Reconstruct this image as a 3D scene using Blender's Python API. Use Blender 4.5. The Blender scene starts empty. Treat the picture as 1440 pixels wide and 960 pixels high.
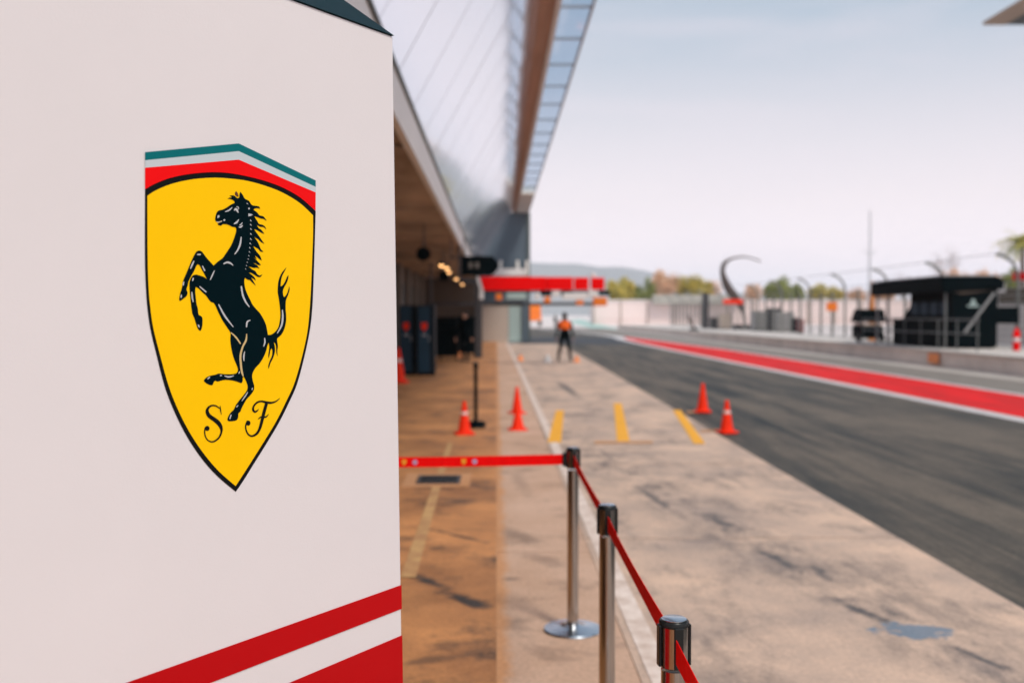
import bpy, bmesh, math, random
from mathutils import Vector, Matrix
from mathutils.geometry import intersect_line_plane
random.seed(7)
S = bpy.context.scene
COL = S.collection
R = math.radians

# ---------------------------------------------------------------- camera
F = 1400.0; EYE = 1.67
YAW = math.atan(22/F); PIT = math.atan(37/F)
fwd = Vector((math.sin(YAW)*math.cos(PIT), math.cos(YAW)*math.cos(PIT), -math.sin(PIT)))
rgt = Vector((math.cos(YAW), -math.sin(YAW), 0))
upv = rgt.cross(fwd)
CAM = Vector((0, 0, EYE))
cd = bpy.data.cameras.new('camera'); cam = bpy.data.objects.new('camera', cd); COL.objects.link(cam)
cam.matrix_world = Matrix(((rgt.x, upv.x, -fwd.x, 0), (rgt.y, upv.y, -fwd.y, 0), (rgt.z, upv.z, -fwd.z, EYE), (0, 0, 0, 1)))
cd.sensor_width = 36; cd.lens = 35; cd.clip_start = 0.05; cd.clip_end = 30000
cd.dof.use_dof = True; cd.dof.focus_distance = 1.95; cd.dof.aperture_fstop = 2.8
S.camera = cam
S.cycles.volume_bounces = 2

# ---------------------------------------------------------------- world, sun, exposure
SUN_EL = R(52); SUN_AZ = R(150)          # azimuth clockwise from +Y: behind the camera, to the right
W = bpy.data.worlds.new("World"); S.world = W; W.use_nodes = True
nt = W.node_tree; nt.nodes.clear()
N = nt.nodes.new; L = nt.links.new
sky = N('ShaderNodeTexSky'); sky.sky_type = 'NISHITA'; sky.sun_disc = False
sky.sun_elevation = SUN_EL; sky.sun_rotation = SUN_AZ
sky.air_density = 1.0; sky.dust_density = 2.0; sky.ozone_density = 1.0
hs = N('ShaderNodeHueSaturation'); hs.inputs['Saturation'].default_value = 0.45
L(sky.outputs[0], hs.inputs['Color'])
tc = N('ShaderNodeTexCoord'); sx = N('ShaderNodeSeparateXYZ'); L(tc.outputs['Generated'], sx.inputs[0])
ramp = N('ShaderNodeValToRGB')                                     # a thin veil of cloud: pink white low down, pale blue higher up
el = ramp.color_ramp.elements
el[0].position = 0.0; el[0].color = (8.5, 7.15, 7.4, 1)
el[1].position = 1.0; el[1].color = (1.75, 2.25, 2.9, 1)
for p_, c_ in ((0.05, (7.65, 6.45, 6.7, 1)), (0.11, (6.35, 5.5, 5.65, 1)), (0.19, (4.7, 4.5, 4.85, 1)), (0.28, (2.7, 3.35, 4.05, 1))):
    e = el.new(p_); e.color = c_
L(sx.outputs['Z'], ramp.inputs[0])
mp = N('ShaderNodeMapping'); mp.inputs['Scale'].default_value = (2.0, 1.2, 9.0); L(tc.outputs['Generated'], mp.inputs[0])
cn = N('ShaderNodeTexNoise'); cn.inputs['Scale'].default_value = 1.6; cn.inputs['Detail'].default_value = 6; cn.inputs['Distortion'].default_value = 0.6
L(mp.outputs[0], cn.inputs['Vector'])
cr = N('ShaderNodeValToRGB'); cr.color_ramp.elements[0].position = 0.45; cr.color_ramp.elements[1].position = 0.75
cr.color_ramp.elements[0].color = (0, 0, 0, 1); cr.color_ramp.elements[1].color = (0.45, 0.45, 0.45, 1)
L(cn.outputs['Fac'], cr.inputs[0])
mc = N('ShaderNodeMix'); mc.data_type = 'RGBA'; L(cr.outputs[0], mc.inputs[0]); L(ramp.outputs[0], mc.inputs[6]); mc.inputs[7].default_value = (5.6, 4.95, 5.3, 1)
mx = N('ShaderNodeMix'); mx.data_type = 'RGBA'; mx.inputs[0].default_value = 0.82
L(hs.outputs[0], mx.inputs[6]); L(mc.outputs[2], mx.inputs[7])
bg = N('ShaderNodeBackground'); bg.inputs['Strength'].default_value = 0.1
L(mx.outputs[2], bg.inputs['Color'])
wo = N('ShaderNodeOutputWorld'); L(bg.outputs[0], wo.inputs['Surface'])

sl = bpy.data.lights.new('sun', 'SUN'); sun = bpy.data.objects.new('sun', sl); COL.objects.link(sun)
sl.energy = 1.5; sl.angle = R(12); sl.color = (1.0, 0.93, 0.84)
sd = Vector((math.sin(SUN_AZ)*math.cos(SUN_EL), math.cos(SUN_AZ)*math.cos(SUN_EL), math.sin(SUN_EL)))
sun.rotation_euler = sd.to_track_quat('Z', 'Y').to_euler(); sun.location = (20, -20, 40)
vs = S.view_settings; vs.view_transform = 'Standard'; vs.look = 'None'; vs.gamma = 1; vs.exposure = 0.72; vs.use_curve_mapping = False

# ---------------------------------------------------------------- helpers
def ray(px, py): return fwd + rgt*((px-720)/F) + upv*((480-py)/F)
def at(px, py, Y):                                               # the point that stands at distance Y down the lane
    d = ray(px, py); return CAM + d*(Y/d.y)
def G(px, py, z=0.0):                                            # the point on the ground
    d = ray(px, py); return CAM + d*((z-EYE)/d.z)

def tag(o, label=None, cat=None, group=None, kind=None):
    if label: o['label'] = label
    if cat: o['category'] = cat
    if group: o['group'] = group
    if kind: o['kind'] = kind
    return o
def thing(name, label, cat, loc=(0, 0, 0), group=None):
    o = bpy.data.objects.new(name, None); COL.objects.link(o); o.location = loc; o.empty_display_size = 0.2
    return tag(o, label, cat, group)
def link(name, me, parent=None):
    o = bpy.data.objects.new(name, me); COL.objects.link(o)
    if parent: o.parent = parent
    return o
def origin_of(o):
    v = Vector((0, 0, 0))
    while o is not None:
        v += Vector(o.location); o = o.parent
    return v
def dup(root, loc, label=None, rotz=0.0, cat=None):
    def cp(o, par):
        c = o.copy(); COL.objects.link(c)
        if par: c.parent = par
        for ch in o.children: cp(ch, c)
        return c
    r = cp(root, None); r.location = loc; r.rotation_euler.z = rotz
    if label: r['label'] = label
    return r

class MB:
    def __init__(s): s.v = []; s.f = []; s.org = Vector((0, 0, 0))
    def add(s, vs_, fs_):
        n = len(s.v); s.v += [Vector(v) for v in vs_]; s.f += [tuple(i+n for i in f) for f in fs_]; return s
    def box(s, x0, x1, y0, y1, z0, z1):
        return s.add([(x0,y0,z0),(x1,y0,z0),(x1,y1,z0),(x0,y1,z0),(x0,y0,z1),(x1,y0,z1),(x1,y1,z1),(x0,y1,z1)],
                     [(3,2,1,0),(4,5,6,7),(0,1,5,4),(1,2,6,5),(2,3,7,6),(3,0,4,7)])
    def cbox(s, c, sx_, sy_, sz_): return s.box(c[0]-sx_/2, c[0]+sx_/2, c[1]-sy_/2, c[1]+sy_/2, c[2]-sz_/2, c[2]+sz_/2)
    def prism(s, poly, ext):                                      # polygon (3-D points) swept by the vector ext
        n = len(poly); e = Vector(ext); p = [Vector(q) for q in poly]
        return s.add(p+[q+e for q in p], [tuple(range(n-1, -1, -1)), tuple(range(n, 2*n))]+[(i, (i+1) % n, n+(i+1) % n, n+i) for i in range(n)])
    def quad(s, a, b, c, d): return s.add([a, b, c, d], [(0, 1, 2, 3)])
    def tube(s, path, r, n=8, cap=True):
        path = [Vector(p) for p in path]; rs = r if isinstance(r, (list, tuple)) else [r]*len(path)
        rings = []; ref = None
        for i, p in enumerate(path):
            t = (path[min(i+1, len(path)-1)]-path[max(i-1, 0)]).normalized()
            a = ref if ref is not None else (Vector((0, 0, 1)) if abs(t.z) < .9 else Vector((1, 0, 0)))
            u = (a - t*a.dot(t)).normalized(); w = t.cross(u); ref = u
            rings.append([p+(u*math.cos(2*math.pi*k/n)+w*math.sin(2*math.pi*k/n))*rs[i] for k in range(n)])
        vs_ = [v for rg in rings for v in rg]
        fs_ = [(i*n+k, i*n+(k+1) % n, (i+1)*n+(k+1) % n, (i+1)*n+k) for i in range(len(path)-1) for k in range(n)]
        if cap: fs_ += [tuple(range(n-1, -1, -1)), tuple(range((len(path)-1)*n, len(path)*n))]
        return s.add(vs_, fs_)
    def lathe(s, prof, c=(0, 0, 0), n=32, cap=True):
        vs_ = [(c[0]+r*math.cos(2*math.pi*k/n), c[1]+r*math.sin(2*math.pi*k/n), c[2]+z) for r, z in prof for k in range(n)]
        fs_ = [(i*n+k, i*n+(k+1) % n, (i+1)*n+(k+1) % n, (i+1)*n+k) for i in range(len(prof)-1) for k in range(n)]
        if cap: fs_ += [tuple(range(n-1, -1, -1)), tuple(range((len(prof)-1)*n, len(prof)*n))]
        return s.add(vs_, fs_)
    def ball(s, c, r, n=10, sq=(1, 1, 1)):
        prof = []
        vs_ = []; m = n//2
        for i in range(m+1):
            th = math.pi*i/m
            for k in range(n):
                vs_.append((c[0]+r*sq[0]*math.sin(th)*math.cos(2*math.pi*k/n), c[1]+r*sq[1]*math.sin(th)*math.sin(2*math.pi*k/n), c[2]+r*sq[2]*math.cos(th)))
        fs_ = [((i+1)*n+k, (i+1)*n+(k+1) % n, i*n+(k+1) % n, i*n+k) for i in range(m) for k in range(n)]
        return s.add(vs_, fs_)
    def build(s, name, mat, parent=None, smooth=False, bevel=0.0, world=True):
        off = origin_of(parent) if (parent and world) else Vector((0, 0, 0))
        me = bpy.data.meshes.new(name); me.from_pydata([tuple(v-off) for v in s.v], [], s.f); me.materials.append(mat)
        if smooth:
            me.polygons.foreach_set('use_smooth', [True]*len(me.polygons))
        me.update()
        o = link(name, me, parent)
        if smooth:
            try: me.set_sharp_from_angle(angle=R(40))
            except Exception: pass
        if bevel:
            m = o.modifiers.new('bevel', 'BEVEL'); m.width = bevel; m.segments = 2; m.limit_method = 'ANGLE'
        return o

# ---------------------------------------------------------------- materials
def mat(name, col, rough=0.6, metal=0.0, var=0.0, scale=4.0, bump=0.0, bscale=60.0, coat=0.0, spec=0.5, col2=None, stretch=None):
    m = bpy.data.materials.new(name); m.use_nodes = True; t = m.node_tree
    b = t.nodes['Principled BSDF']; b.inputs['Roughness'].default_value = rough; b.inputs['Metallic'].default_value = metal
    b.inputs['Specular IOR Level'].default_value = spec; b.inputs['Coat Weight'].default_value = coat
    b.inputs['Base Color'].default_value = (*col, 1)
    if var or bump:
        g = t.nodes.new('ShaderNodeTexCoord'); vec = g.outputs['Object']
        if stretch:
            mm = t.nodes.new('ShaderNodeMapping'); mm.inputs['Scale'].default_value = stretch; t.links.new(vec, mm.inputs[0]); vec = mm.outputs[0]
        n1 = t.nodes.new('ShaderNodeTexNoise'); n1.inputs['Scale'].default_value = scale; n1.inputs['Detail'].default_value = 8; n1.inputs['Roughness'].default_value = 0.62
        t.links.new(vec, n1.inputs['Vector'])
        if var:
            r = t.nodes.new('ShaderNodeValToRGB'); e = r.color_ramp.elements
            c2 = col2 or tuple(c*(1-var) for c in col)
            e[0].position = 0.32; e[1].position = 0.68; e[0].color = (*c2, 1); e[1].color = (*[min(1, c*(1+var*.35)) for c in col], 1)
            t.links.new(n1.outputs['Fac'], r.inputs[0]); t.links.new(r.outputs[0], b.inputs['Base Color'])
        if bump:
            n2 = t.nodes.new('ShaderNodeTexNoise'); n2.inputs['Scale'].default_value = bscale; n2.inputs['Detail'].default_value = 6; t.links.new(vec, n2.inputs['Vector'])
            bp = t.nodes.new('ShaderNodeBump'); bp.inputs['Strength'].default_value = bump; bp.inputs['Distance'].default_value = 0.02
            t.links.new(n2.outputs['Fac'], bp.inputs['Height']); t.links.new(bp.outputs[0], b.inputs['Normal'])
    return m

def pavement(name, base, alt, stain, s_lo, s_hi, rough=0.75, band=None, streak=(1.6, 0.35, 1), fine=0.25, speck=38.0, spots=(), fringe=None, patch=None):
    """worn ground: patchy base colour, stains drawn out along the lane, fine grain; laid out in world metres"""
    m = bpy.data.materials.new(name); m.use_nodes = True; t = m.node_tree; n = t.nodes.new; l = t.links.new
    b = t.nodes['Principled BSDF']; b.inputs['Roughness'].default_value = rough; b.inputs['Specular IOR Level'].default_value = 0.35
    g = n('ShaderNodeNewGeometry'); pos = g.outputs['Position']
    n1 = n('ShaderNodeTexNoise'); n1.inputs['Scale'].default_value = 0.9; n1.inputs['Detail'].default_value = 9; n1.inputs['Roughness'].default_value = 0.65; l(pos, n1.inputs['Vector'])
    r1 = n('ShaderNodeValToRGB'); r1.color_ramp.elements[0].position = 0.33; r1.color_ramp.elements[1].position = 0.66
    r1.color_ramp.elements[0].color = (*alt, 1); r1.color_ramp.elements[1].color = (*base, 1); l(n1.outputs['Fac'], r1.inputs[0])
    mp_ = n('ShaderNodeMapping'); mp_.inputs['Scale'].default_value = streak; mp_.inputs['Rotation'].default_value = (0, 0, R(4)); l(pos, mp_.inputs[0])
    n2 = n('ShaderNodeTexNoise'); n2.inputs['Scale'].default_value = 1.15; n2.inputs['Detail'].default_value = 12; n2.inputs['Roughness'].default_value = 0.74; n2.inputs['Distortion'].default_value = 0.15; l(mp_.outputs[0], n2.inputs['Vector'])
    r2 = n('ShaderNodeMapRange'); r2.inputs[1].default_value = s_lo; r2.inputs[2].default_value = s_hi; l(n2.outputs['Fac'], r2.inputs[0])
    fac = r2.outputs[0]
    if band:                                                       # rubbered-in strip along x = c0 + k*y
        sp = n('ShaderNodeSeparateXYZ'); l(pos, sp.inputs[0])
        q = n('ShaderNodeMath'); q.operation = 'MULTIPLY_ADD'; l(sp.outputs['Y'], q.inputs[0]); q.inputs[1].default_value = -band[1]; l(sp.outputs['X'], q.inputs[2])
        q2 = n('ShaderNodeMath'); q2.operation = 'SUBTRACT'; l(q.outputs[0], q2.inputs[0]); q2.inputs[1].default_value = band[0]
        q3 = n('ShaderNodeMath'); q3.operation = 'ABSOLUTE'; l(q2.outputs[0], q3.inputs[0])
        q4 = n('ShaderNodeMapRange'); q4.inputs[1].default_value = 0.0; q4.inputs[2].default_value = band[2]; q4.inputs[3].default_value = 1; q4.inputs[4].default_value = 0; l(q3.outputs[0], q4.inputs[0])
        n3 = n('ShaderNodeTexNoise'); n3.inputs['Scale'].default_value = 3.1; n3.inputs['Detail'].default_value = 9; n3.inputs['Roughness'].default_value = .7; l(mp_.outputs[0], n3.inputs['Vector'])
        q5 = n('ShaderNodeMapRange'); q5.inputs[1].default_value = 0.44; q5.inputs[2].default_value = 0.66; l(n3.outputs['Fac'], q5.inputs[0])
        q6 = n('ShaderNodeMath'); q6.operation = 'MULTIPLY'; l(q4.outputs[0], q6.inputs[0]); l(q5.outputs[0], q6.inputs[1])
        q7 = n('ShaderNodeMath'); q7.operation = 'MAXIMUM'; l(q6.outputs[0], q7.inputs[0]); l(fac, q7.inputs[1]); fac = q7.outputs[0]
    if spots:                                                      # single smears: centre, half length, half width, heading
        n5 = n('ShaderNodeTexNoise'); n5.inputs['Scale'].default_value = 5.5; n5.inputs['Detail'].default_value = 9; n5.inputs['Roughness'].default_value = .72; n5.inputs['Distortion'].default_value = .8; l(pos, n5.inputs['Vector'])
        for (cx, cy, hl, hw, hd, am) in spots:
            ma = n('ShaderNodeMapping'); ma.vector_type = 'TEXTURE'; ma.inputs['Location'].default_value = (cx, cy, 0); ma.inputs['Rotation'].default_value = (0, 0, hd); ma.inputs['Scale'].default_value = (hl, hw, 1000); l(pos, ma.inputs[0])
            ln_ = n('ShaderNodeVectorMath'); ln_.operation = 'LENGTH'; l(ma.outputs[0], ln_.inputs[0])
            a1_ = n('ShaderNodeMath'); a1_.operation = 'MULTIPLY_ADD'; l(n5.outputs['Fac'], a1_.inputs[0]); a1_.inputs[1].default_value = 2.6; a1_.inputs[2].default_value = -.55
            a2_ = n('ShaderNodeMath'); a2_.operation = 'SUBTRACT'; l(a1_.outputs[0], a2_.inputs[0]); l(ln_.outputs['Value'], a2_.inputs[1])
            a3_ = n('ShaderNodeMapRange'); a3_.inputs[1].default_value = -.25; a3_.inputs[2].default_value = .45; a3_.inputs[4].default_value = am; l(a2_.outputs[0], a3_.inputs[0])
            a4_ = n('ShaderNodeMath'); a4_.operation = 'MAXIMUM'; l(fac, a4_.inputs[0]); l(a3_.outputs[0], a4_.inputs[1]); fac = a4_.outputs[0]
    mx_ = n('ShaderNodeMix'); mx_.data_type = 'RGBA'; l(fac, mx_.inputs[0]); l(r1.outputs[0], mx_.inputs[6]); mx_.inputs[7].default_value = (*stain, 1)
    colout = mx_.outputs[2]
    if fringe:                                                     # the neighbouring dirt creeping over the seam: x at the seam, reach, colour
        fx, fw, fc = fringe
        sp2 = n('ShaderNodeSeparateXYZ'); l(pos, sp2.inputs[0])
        nf = n('ShaderNodeTexNoise'); nf.inputs['Scale'].default_value = 2.6; nf.inputs['Detail'].default_value = 10; nf.inputs['Roughness'].default_value = .75; l(pos, nf.inputs['Vector'])
        b1 = n('ShaderNodeMapRange'); b1.inputs[1].default_value = fx; b1.inputs[2].default_value = fx+fw; b1.inputs[3].default_value = .42; b1.inputs[4].default_value = -.35; l(sp2.outputs['X'], b1.inputs[0])
        b2 = n('ShaderNodeMath'); b2.operation = 'ADD'; l(nf.outputs['Fac'], b2.inputs[0]); l(b1.outputs[0], b2.inputs[1])
        b3 = n('ShaderNodeMapRange'); b3.inputs[1].default_value = .5; b3.inputs[2].default_value = .78; b3.inputs[4].default_value = .8; l(b2.outputs[0], b3.inputs[0])
        mf = n('ShaderNodeMix'); mf.data_type = 'RGBA'; l(b3.outputs[0], mf.inputs[0]); l(colout, mf.inputs[6]); mf.inputs[7].default_value = (*fc, 1); colout = mf.outputs[2]
    if patch:                                                      # one worn patch of paint
        cx, cy, hl, hw, pc = patch
        ma = n('ShaderNodeMapping'); ma.vector_type = 'TEXTURE'; ma.inputs['Location'].default_value = (cx, cy, 0); ma.inputs['Scale'].default_value = (hl, hw, 1000); l(pos, ma.inputs[0])
        ln_ = n('ShaderNodeVectorMath'); ln_.operation = 'LENGTH'; l(ma.outputs[0], ln_.inputs[0])
        np_ = n('ShaderNodeTexNoise'); np_.inputs['Scale'].default_value = 7; np_.inputs['Detail'].default_value = 8; np_.inputs['Roughness'].default_value = .7; l(pos, np_.inputs['Vector'])
        c1 = n('ShaderNodeMath'); c1.operation = 'MULTIPLY_ADD'; l(np_.outputs['Fac'], c1.inputs[0]); c1.inputs[1].default_value = 4.2; c1.inputs[2].default_value = -1.15
        c2 = n('ShaderNodeMath'); c2.operation = 'SUBTRACT'; l(c1.outputs[0], c2.inputs[0]); l(ln_.outputs['Value'], c2.inputs[1])
        c3 = n('ShaderNodeMapRange'); c3.inputs[1].default_value = -.03; c3.inputs[2].default_value = .22; c3.inputs[4].default_value = .9; l(c2.outputs[0], c3.inputs[0])
        mq = n('ShaderNodeMix'); mq.data_type = 'RGBA'; l(c3.outputs[0], mq.inputs[0]); l(colout, mq.inputs[6]); mq.inputs[7].default_value = (*pc, 1); colout = mq.outputs[2]
    n4 = n('ShaderNodeTexNoise'); n4.inputs['Scale'].default_value = speck; n4.inputs['Detail'].default_value = 5; n4.inputs['Roughness'].default_value = .75; l(pos, n4.inputs['Vector'])
    r4 = n('ShaderNodeMapRange'); r4.inputs[1].default_value = .25; r4.inputs[2].default_value = .75; r4.inputs[3].default_value = 1-fine; r4.inputs[4].default_value = 1+fine; l(n4.outputs['Fac'], r4.inputs[0])
    v = n('ShaderNodeVectorMath'); v.operation = 'SCALE'; l(colout, v.inputs[0]); l(r4.outputs[0], v.inputs['Scale'])
    l(v.outputs[0], b.inputs['Base Color'])
    bp = n('ShaderNodeBump'); bp.inputs['Strength'].default_value = .35; bp.inputs['Distance'].default_value = .01; l(n4.outputs['Fac'], bp.inputs['Height']); l(bp.outputs[0], b.inputs['Normal'])
    return m

def smear(p0, p1, w, am=1.0):                                      # a smear between two points of the picture's ground
    a, b = G(*p0), G(*p1); d = b-a; return ((a.x+b.x)/2, (a.y+b.y)/2, d.length/2*1.15, w, math.atan2(d.y, d.x), am)
SP_FLOOR = [smear((575, 806), (632, 828), .075), smear((622, 832), (690, 856), .09), smear((600, 742), (690, 764), .05, .8), smear((570, 932), (640, 922), .06, .6), smear((566, 705), (600, 700), .08, .5), smear((600, 640), (690, 637), .06, .35), smear((585, 540), (640, 520), .3, .3), smear((700, 735), (735, 772), .05, .0)]
SP_STRIP = [smear((703, 742), (760, 768), .16, .55), smear((735, 775), (800, 800), .12, .4), smear((700, 815), (735, 812), .05, .6), smear((720, 660), (745, 700), .10, .3), smear((740, 905), (800, 935), .10, .35)]
SP_APRON = [smear((890, 678), (950, 722), .07, .8), smear((842, 630), (868, 652), .05, .6), smear((985, 722), (1040, 745), .10, .8), smear((1060, 768), (1130, 805), .09, .9), smear((1165, 838), (1260, 880), .07, .9), smear((1330, 905), (1440, 950), .05, .9),
            smear((783, 535), (815, 560), .14, .8), smear((800, 580), (835, 585), .30, .5), smear((905, 610), (960, 615), .16, .4), smear((860, 516), (930, 560), .10, .3), smear((1075, 700), (1150, 715), .08, .3), smear((900, 757), (1070, 764), .03, .5), smear((1010, 660), (1060, 690), .06, .3)]
M = {}
M['panel'] = mat('white_panel_vinyl', (.755, .725, .735), .5, var=.03, scale=1.5, bump=.03, bscale=220)
M['panel_red'] = mat('red_print', (.50, .0015, .004), .5, var=.05, scale=3, spec=.12)
M['navy_cap'] = mat('dark_teal_vinyl', (.005, .026, .036), .6, spec=.08)
M['teal'] = mat('teal_print', (.0, .15, .165), .5, spec=.12)
M['pale_print'] = mat('pale_blue_print', (.54, .61, .64), .5, spec=.2)
M['em_red'] = mat('emblem_red_print', (.88, .0015, .003), .5, spec=.12)
M['yellow'] = mat('emblem_yellow_print', (1.0, .60, .0008), .5, var=.03, scale=2.2, col2=(.98, .57, .0006), spec=.08)
M['black_print'] = mat('emblem_black_print', (.006, .008, .008), .55, spec=.06)
M['horse'] = mat('horse_black_print', (.0006, .0080, .0115), .6, spec=.03)
M['hl'] = mat('pale_grey_print', (.50, .52, .54), .45)
M['gold_line'] = mat('gold_print', (.62, .46, .20), .45)
M['brown_print'] = mat('brown_print', (.10, .02, .004), .45)
M['floor'] = pavement('garage_floor_worn', (.70, .315, .12), (.33, .145, .06), (.055, .042, .036), .52, .68, .6, streak=(.9, 1.2, 1), spots=SP_FLOOR)
M['strip'] = pavement('apron_concrete_strip', (.66, .45, .335), (.52, .33, .225), (.13, .095, .08), .53, .76, .75, streak=(.9, 1.1, 1), spots=SP_STRIP, fringe=(0, .16, (.60, .28, .115)))
M['apron'] = pavement('apron_concrete', (.76, .545, .41), (.42, .325, .275), (.070, .075, .085), .50, .76, .72, streak=(1.3, .6, 1), band=(3.15, -.17, .55), spots=SP_APRON, patch=(G(1284, 887).x, G(1284, 887).y, .20, .15, (.17, .235, .31)))
M['joint'] = mat('joint_filler', (.13, .09, .07), .9)
M['asphalt'] = pavement('pit_lane_asphalt', (.165, .135, .104), (.105, .088, .070), (.022, .027, .028), .43, .62, .72, streak=(1.5, .10, 1), fine=.4, speck=26)
M['asphalt_dark'] = pavement('dark_asphalt', (.045, .05, .06), (.035, .04, .048), (.02, .02, .025), .55, .8, .65)
M['asphalt_grey'] = pavement('grey_asphalt', (.27, .24, .21), (.20, .18, .16), (.10, .09, .085), .55, .8, .75, streak=(.7, .15, 1))
M['gutter'] = pavement('gutter_concrete', (.56, .51, .47), (.42, .38, .34), (.12, .10, .09), .6, .8, .8)
M['pale_ground'] = pavement('pale_paving', (.78, .71, .69), (.70, .63, .61), (.55, .5, .48), .55, .85, .85)
M['green_paint'] = mat('pale_green_paint', (.42, .62, .56), .7, var=.15, scale=.3)
M['white_line'] = mat('worn_white_paint', (.80, .70, .64), .65, var=.45, scale=7, col2=(.58, .44, .36))
M['line_white'] = mat('white_road_paint', (.74, .70, .70), .6, var=.2, scale=4)
M['line_red'] = mat('red_road_paint', (.78, .012, .014), .7, spec=.1, var=.35, scale=1.5, col2=(.55, .02, .02), stretch=(1, .3, 1))
M['line_yellow'] = mat('yellow_road_paint', (1.0, .47, .045), .7, spec=.15, var=.15, scale=5)
M['line_faded'] = mat('faded_yellow_paint', (.58, .36, .15), .7, var=.3, scale=6, col2=(.44, .22, .10))
M['line_orange'] = mat('thin_orange_paint', (.66, .34, .16), .7, var=.25, scale=9)
M['chrome'] = mat('polished_steel', (.44, .42, .405), .14, metal=1.0, var=.12, scale=18, stretch=(1, 1, .1))
M['disc'] = mat('brushed_steel_disc', (.50, .56, .62), .22, metal=1.0, var=.08, scale=30)
M['black_plastic'] = mat('black_plastic', (.010, .013, .014), .35, spec=.3)
M['belt'] = mat('red_webbing', (1.0, .003, .003), .8, spec=.1, var=.12, scale=30, bump=.25, bscale=500)
M['badge_yellow'] = mat('badge_yellow', (.85, .33, .02), .5)
M['badge_blue'] = mat('badge_lilac', (.46, .30, .48), .5)
M['cone'] = mat('orange_cone_plastic', (1.0, .032, .004), .55, spec=.2, var=.1, scale=9)
M['dull_red'] = mat('dull_red_paint', (.30, .05, .05), .6)
M['cone_white'] = mat('cone_sleeve', (.78, .60, .55), .4)
M['cone_far'] = mat('orange_cone_faded', (.92, .30, .10), .6)
M['soffit'] = mat('brown_soffit', (.50, .375, .275), .75, spec=.2, var=.55, scale=.6, bump=.1, bscale=6, stretch=(1, .5, 1))
M['wing_brown'] = mat('wing_soffit_timber', (.50, .29, .19), .6, var=.30, scale=1.2, stretch=(3, .1, 1))
M['fascia'] = mat('pale_fascia', (.80, .78, .74), .5, var=.08, scale=1)
M['dark_trim'] = mat('dark_trim', (.045, .055, .05), .5)
M['wall'] = mat('garage_wall', (.13, .095, .072), .75, var=.2, scale=.7)
M['door_dark'] = mat('garage_door', (.018, .019, .02), .6, spec=.15, var=.3, scale=1)
M['door_pale'] = mat('garage_pillar', (.22, .195, .165), .6, var=.15, scale=1)
M['tower'] = mat('slate_cladding', (.11, .145, .18), .75, spec=.15, var=.12, scale=.5)
M['tower_edge'] = mat('slate_cladding_green', (.075, .10, .098), .6)
M['beige'] = mat('beige_panel', (.46, .385, .33), .7, var=.06, scale=.6)
M['aqua'] = mat('pale_aqua_panel', (.36, .47, .46), .55, var=.06, scale=.6)
M['red_boom'] = mat('red_boom_panel', (.90, .001, .002), .6, spec=.1)
M['black'] = mat('black_panel', (.0022, .0065, .0085), .6, var=.2, scale=2, spec=.03)
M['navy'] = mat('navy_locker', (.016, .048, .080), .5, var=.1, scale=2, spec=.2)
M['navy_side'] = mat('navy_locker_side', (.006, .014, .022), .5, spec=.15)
M['white'] = mat('white_paint', (.76, .74, .73), .5)
M['grey'] = mat('grey_metal', (.32, .32, .32), .45, metal=.3)
M['pale_steel'] = mat('pale_steel', (.46, .47, .49), .5, metal=.2)
M['dark_steel'] = mat('dark_steel', (.06, .06, .065), .5, metal=.3)
M['visor_steel'] = mat('visor_steel', (.30, .34, .39), .6)
M['fence_steel'] = mat('galvanised_fence_steel', (.22, .225, .21), .6)
M['hoard'] = mat('dark_boards', (.075, .060, .048), .8, var=.3, scale=2)
M['rail_steel'] = mat('rail_steel', (.13, .14, .14), .6)
M['pylon'] = mat('pylon_bronze', (.10, .075, .068), .45, metal=.3, var=.2, scale=.6)
M['orange'] = mat('orange_paint', (.86, .20, .012), .5)
M['orange_dull'] = mat('orange_pole_paint', (.62, .22, .05), .55)
M['hivis'] = mat('orange_vest_cloth', (.90, .14, .012), .8, bump=.2, bscale=80)
M['cloth'] = mat('black_cloth', (.0025, .006, .008), .95, bump=.2, bscale=90, spec=.02)
M['skin'] = mat('skin', (.48, .26, .18), .55)
M['hair'] = mat('dark_hair', (.016, .012, .010), .7)
M['rubber'] = mat('black_rubber', (.015, .015, .016), .8)
M['pit_wall'] = mat('pit_wall_concrete', (.80, .69, .62), .8, var=.2, scale=.8, bump=.15, bscale=12)
M['cap_stone'] = mat('pit_wall_top', (.66, .61, .57), .8, var=.1, scale=1)
M['stand_white'] = mat('stand_white_wall', (.82, .69, .66), .75, var=.08, scale=.1)
M['stand_grey'] = mat('stand_grey_seats', (.40, .39, .35), .8, var=.2, scale=.6)
M['bark'] = mat('bark', (.13, .09, .065), .85, var=.3, scale=3)
M['leaf_y'] = mat('leaves_yellow_green', (.74, .56, .10), .7, var=.5, scale=.9, col2=(.16, .19, .05))
M['leaf_g'] = mat('leaves_green', (.36, .38, .09), .7, var=.5, scale=.9, col2=(.07, .11, .04))
M['leaf_p'] = mat('leaves_russet', (.86, .56, .36), .75, var=.4, scale=.9, col2=(.42, .27, .17))
M['leaf_grey'] = mat('bare_twigs', (.36, .29, .27), .8, var=.3, scale=1)
M['palm'] = mat('palm_frond', (.58, .46, .07), .6, var=.5, scale=1.5, col2=(.10, .20, .09))
M['hill'] = mat('hill_scrub', (.20, .21, .20), .9, var=.25, scale=.002)
M['stand_roof'] = mat('grandstand_roof_edge', (.36, .25, .17), .6, var=.12, scale=.7)
M['stand_under'] = mat('grandstand_roof_underside', (.02, .025, .025), .6)
M['emit'] = bpy.data.materials.new('warm_lamp'); M['emit'].use_nodes = True
_b = M['emit'].node_tree.nodes['Principled BSDF']; _b.inputs['Emission Color'].default_value = (1, .50, .19, 1); _b.inputs['Emission Strength'].default_value = 3.2; _b.inputs['Base Color'].default_value = (.8, .6, .4, 1)
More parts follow.
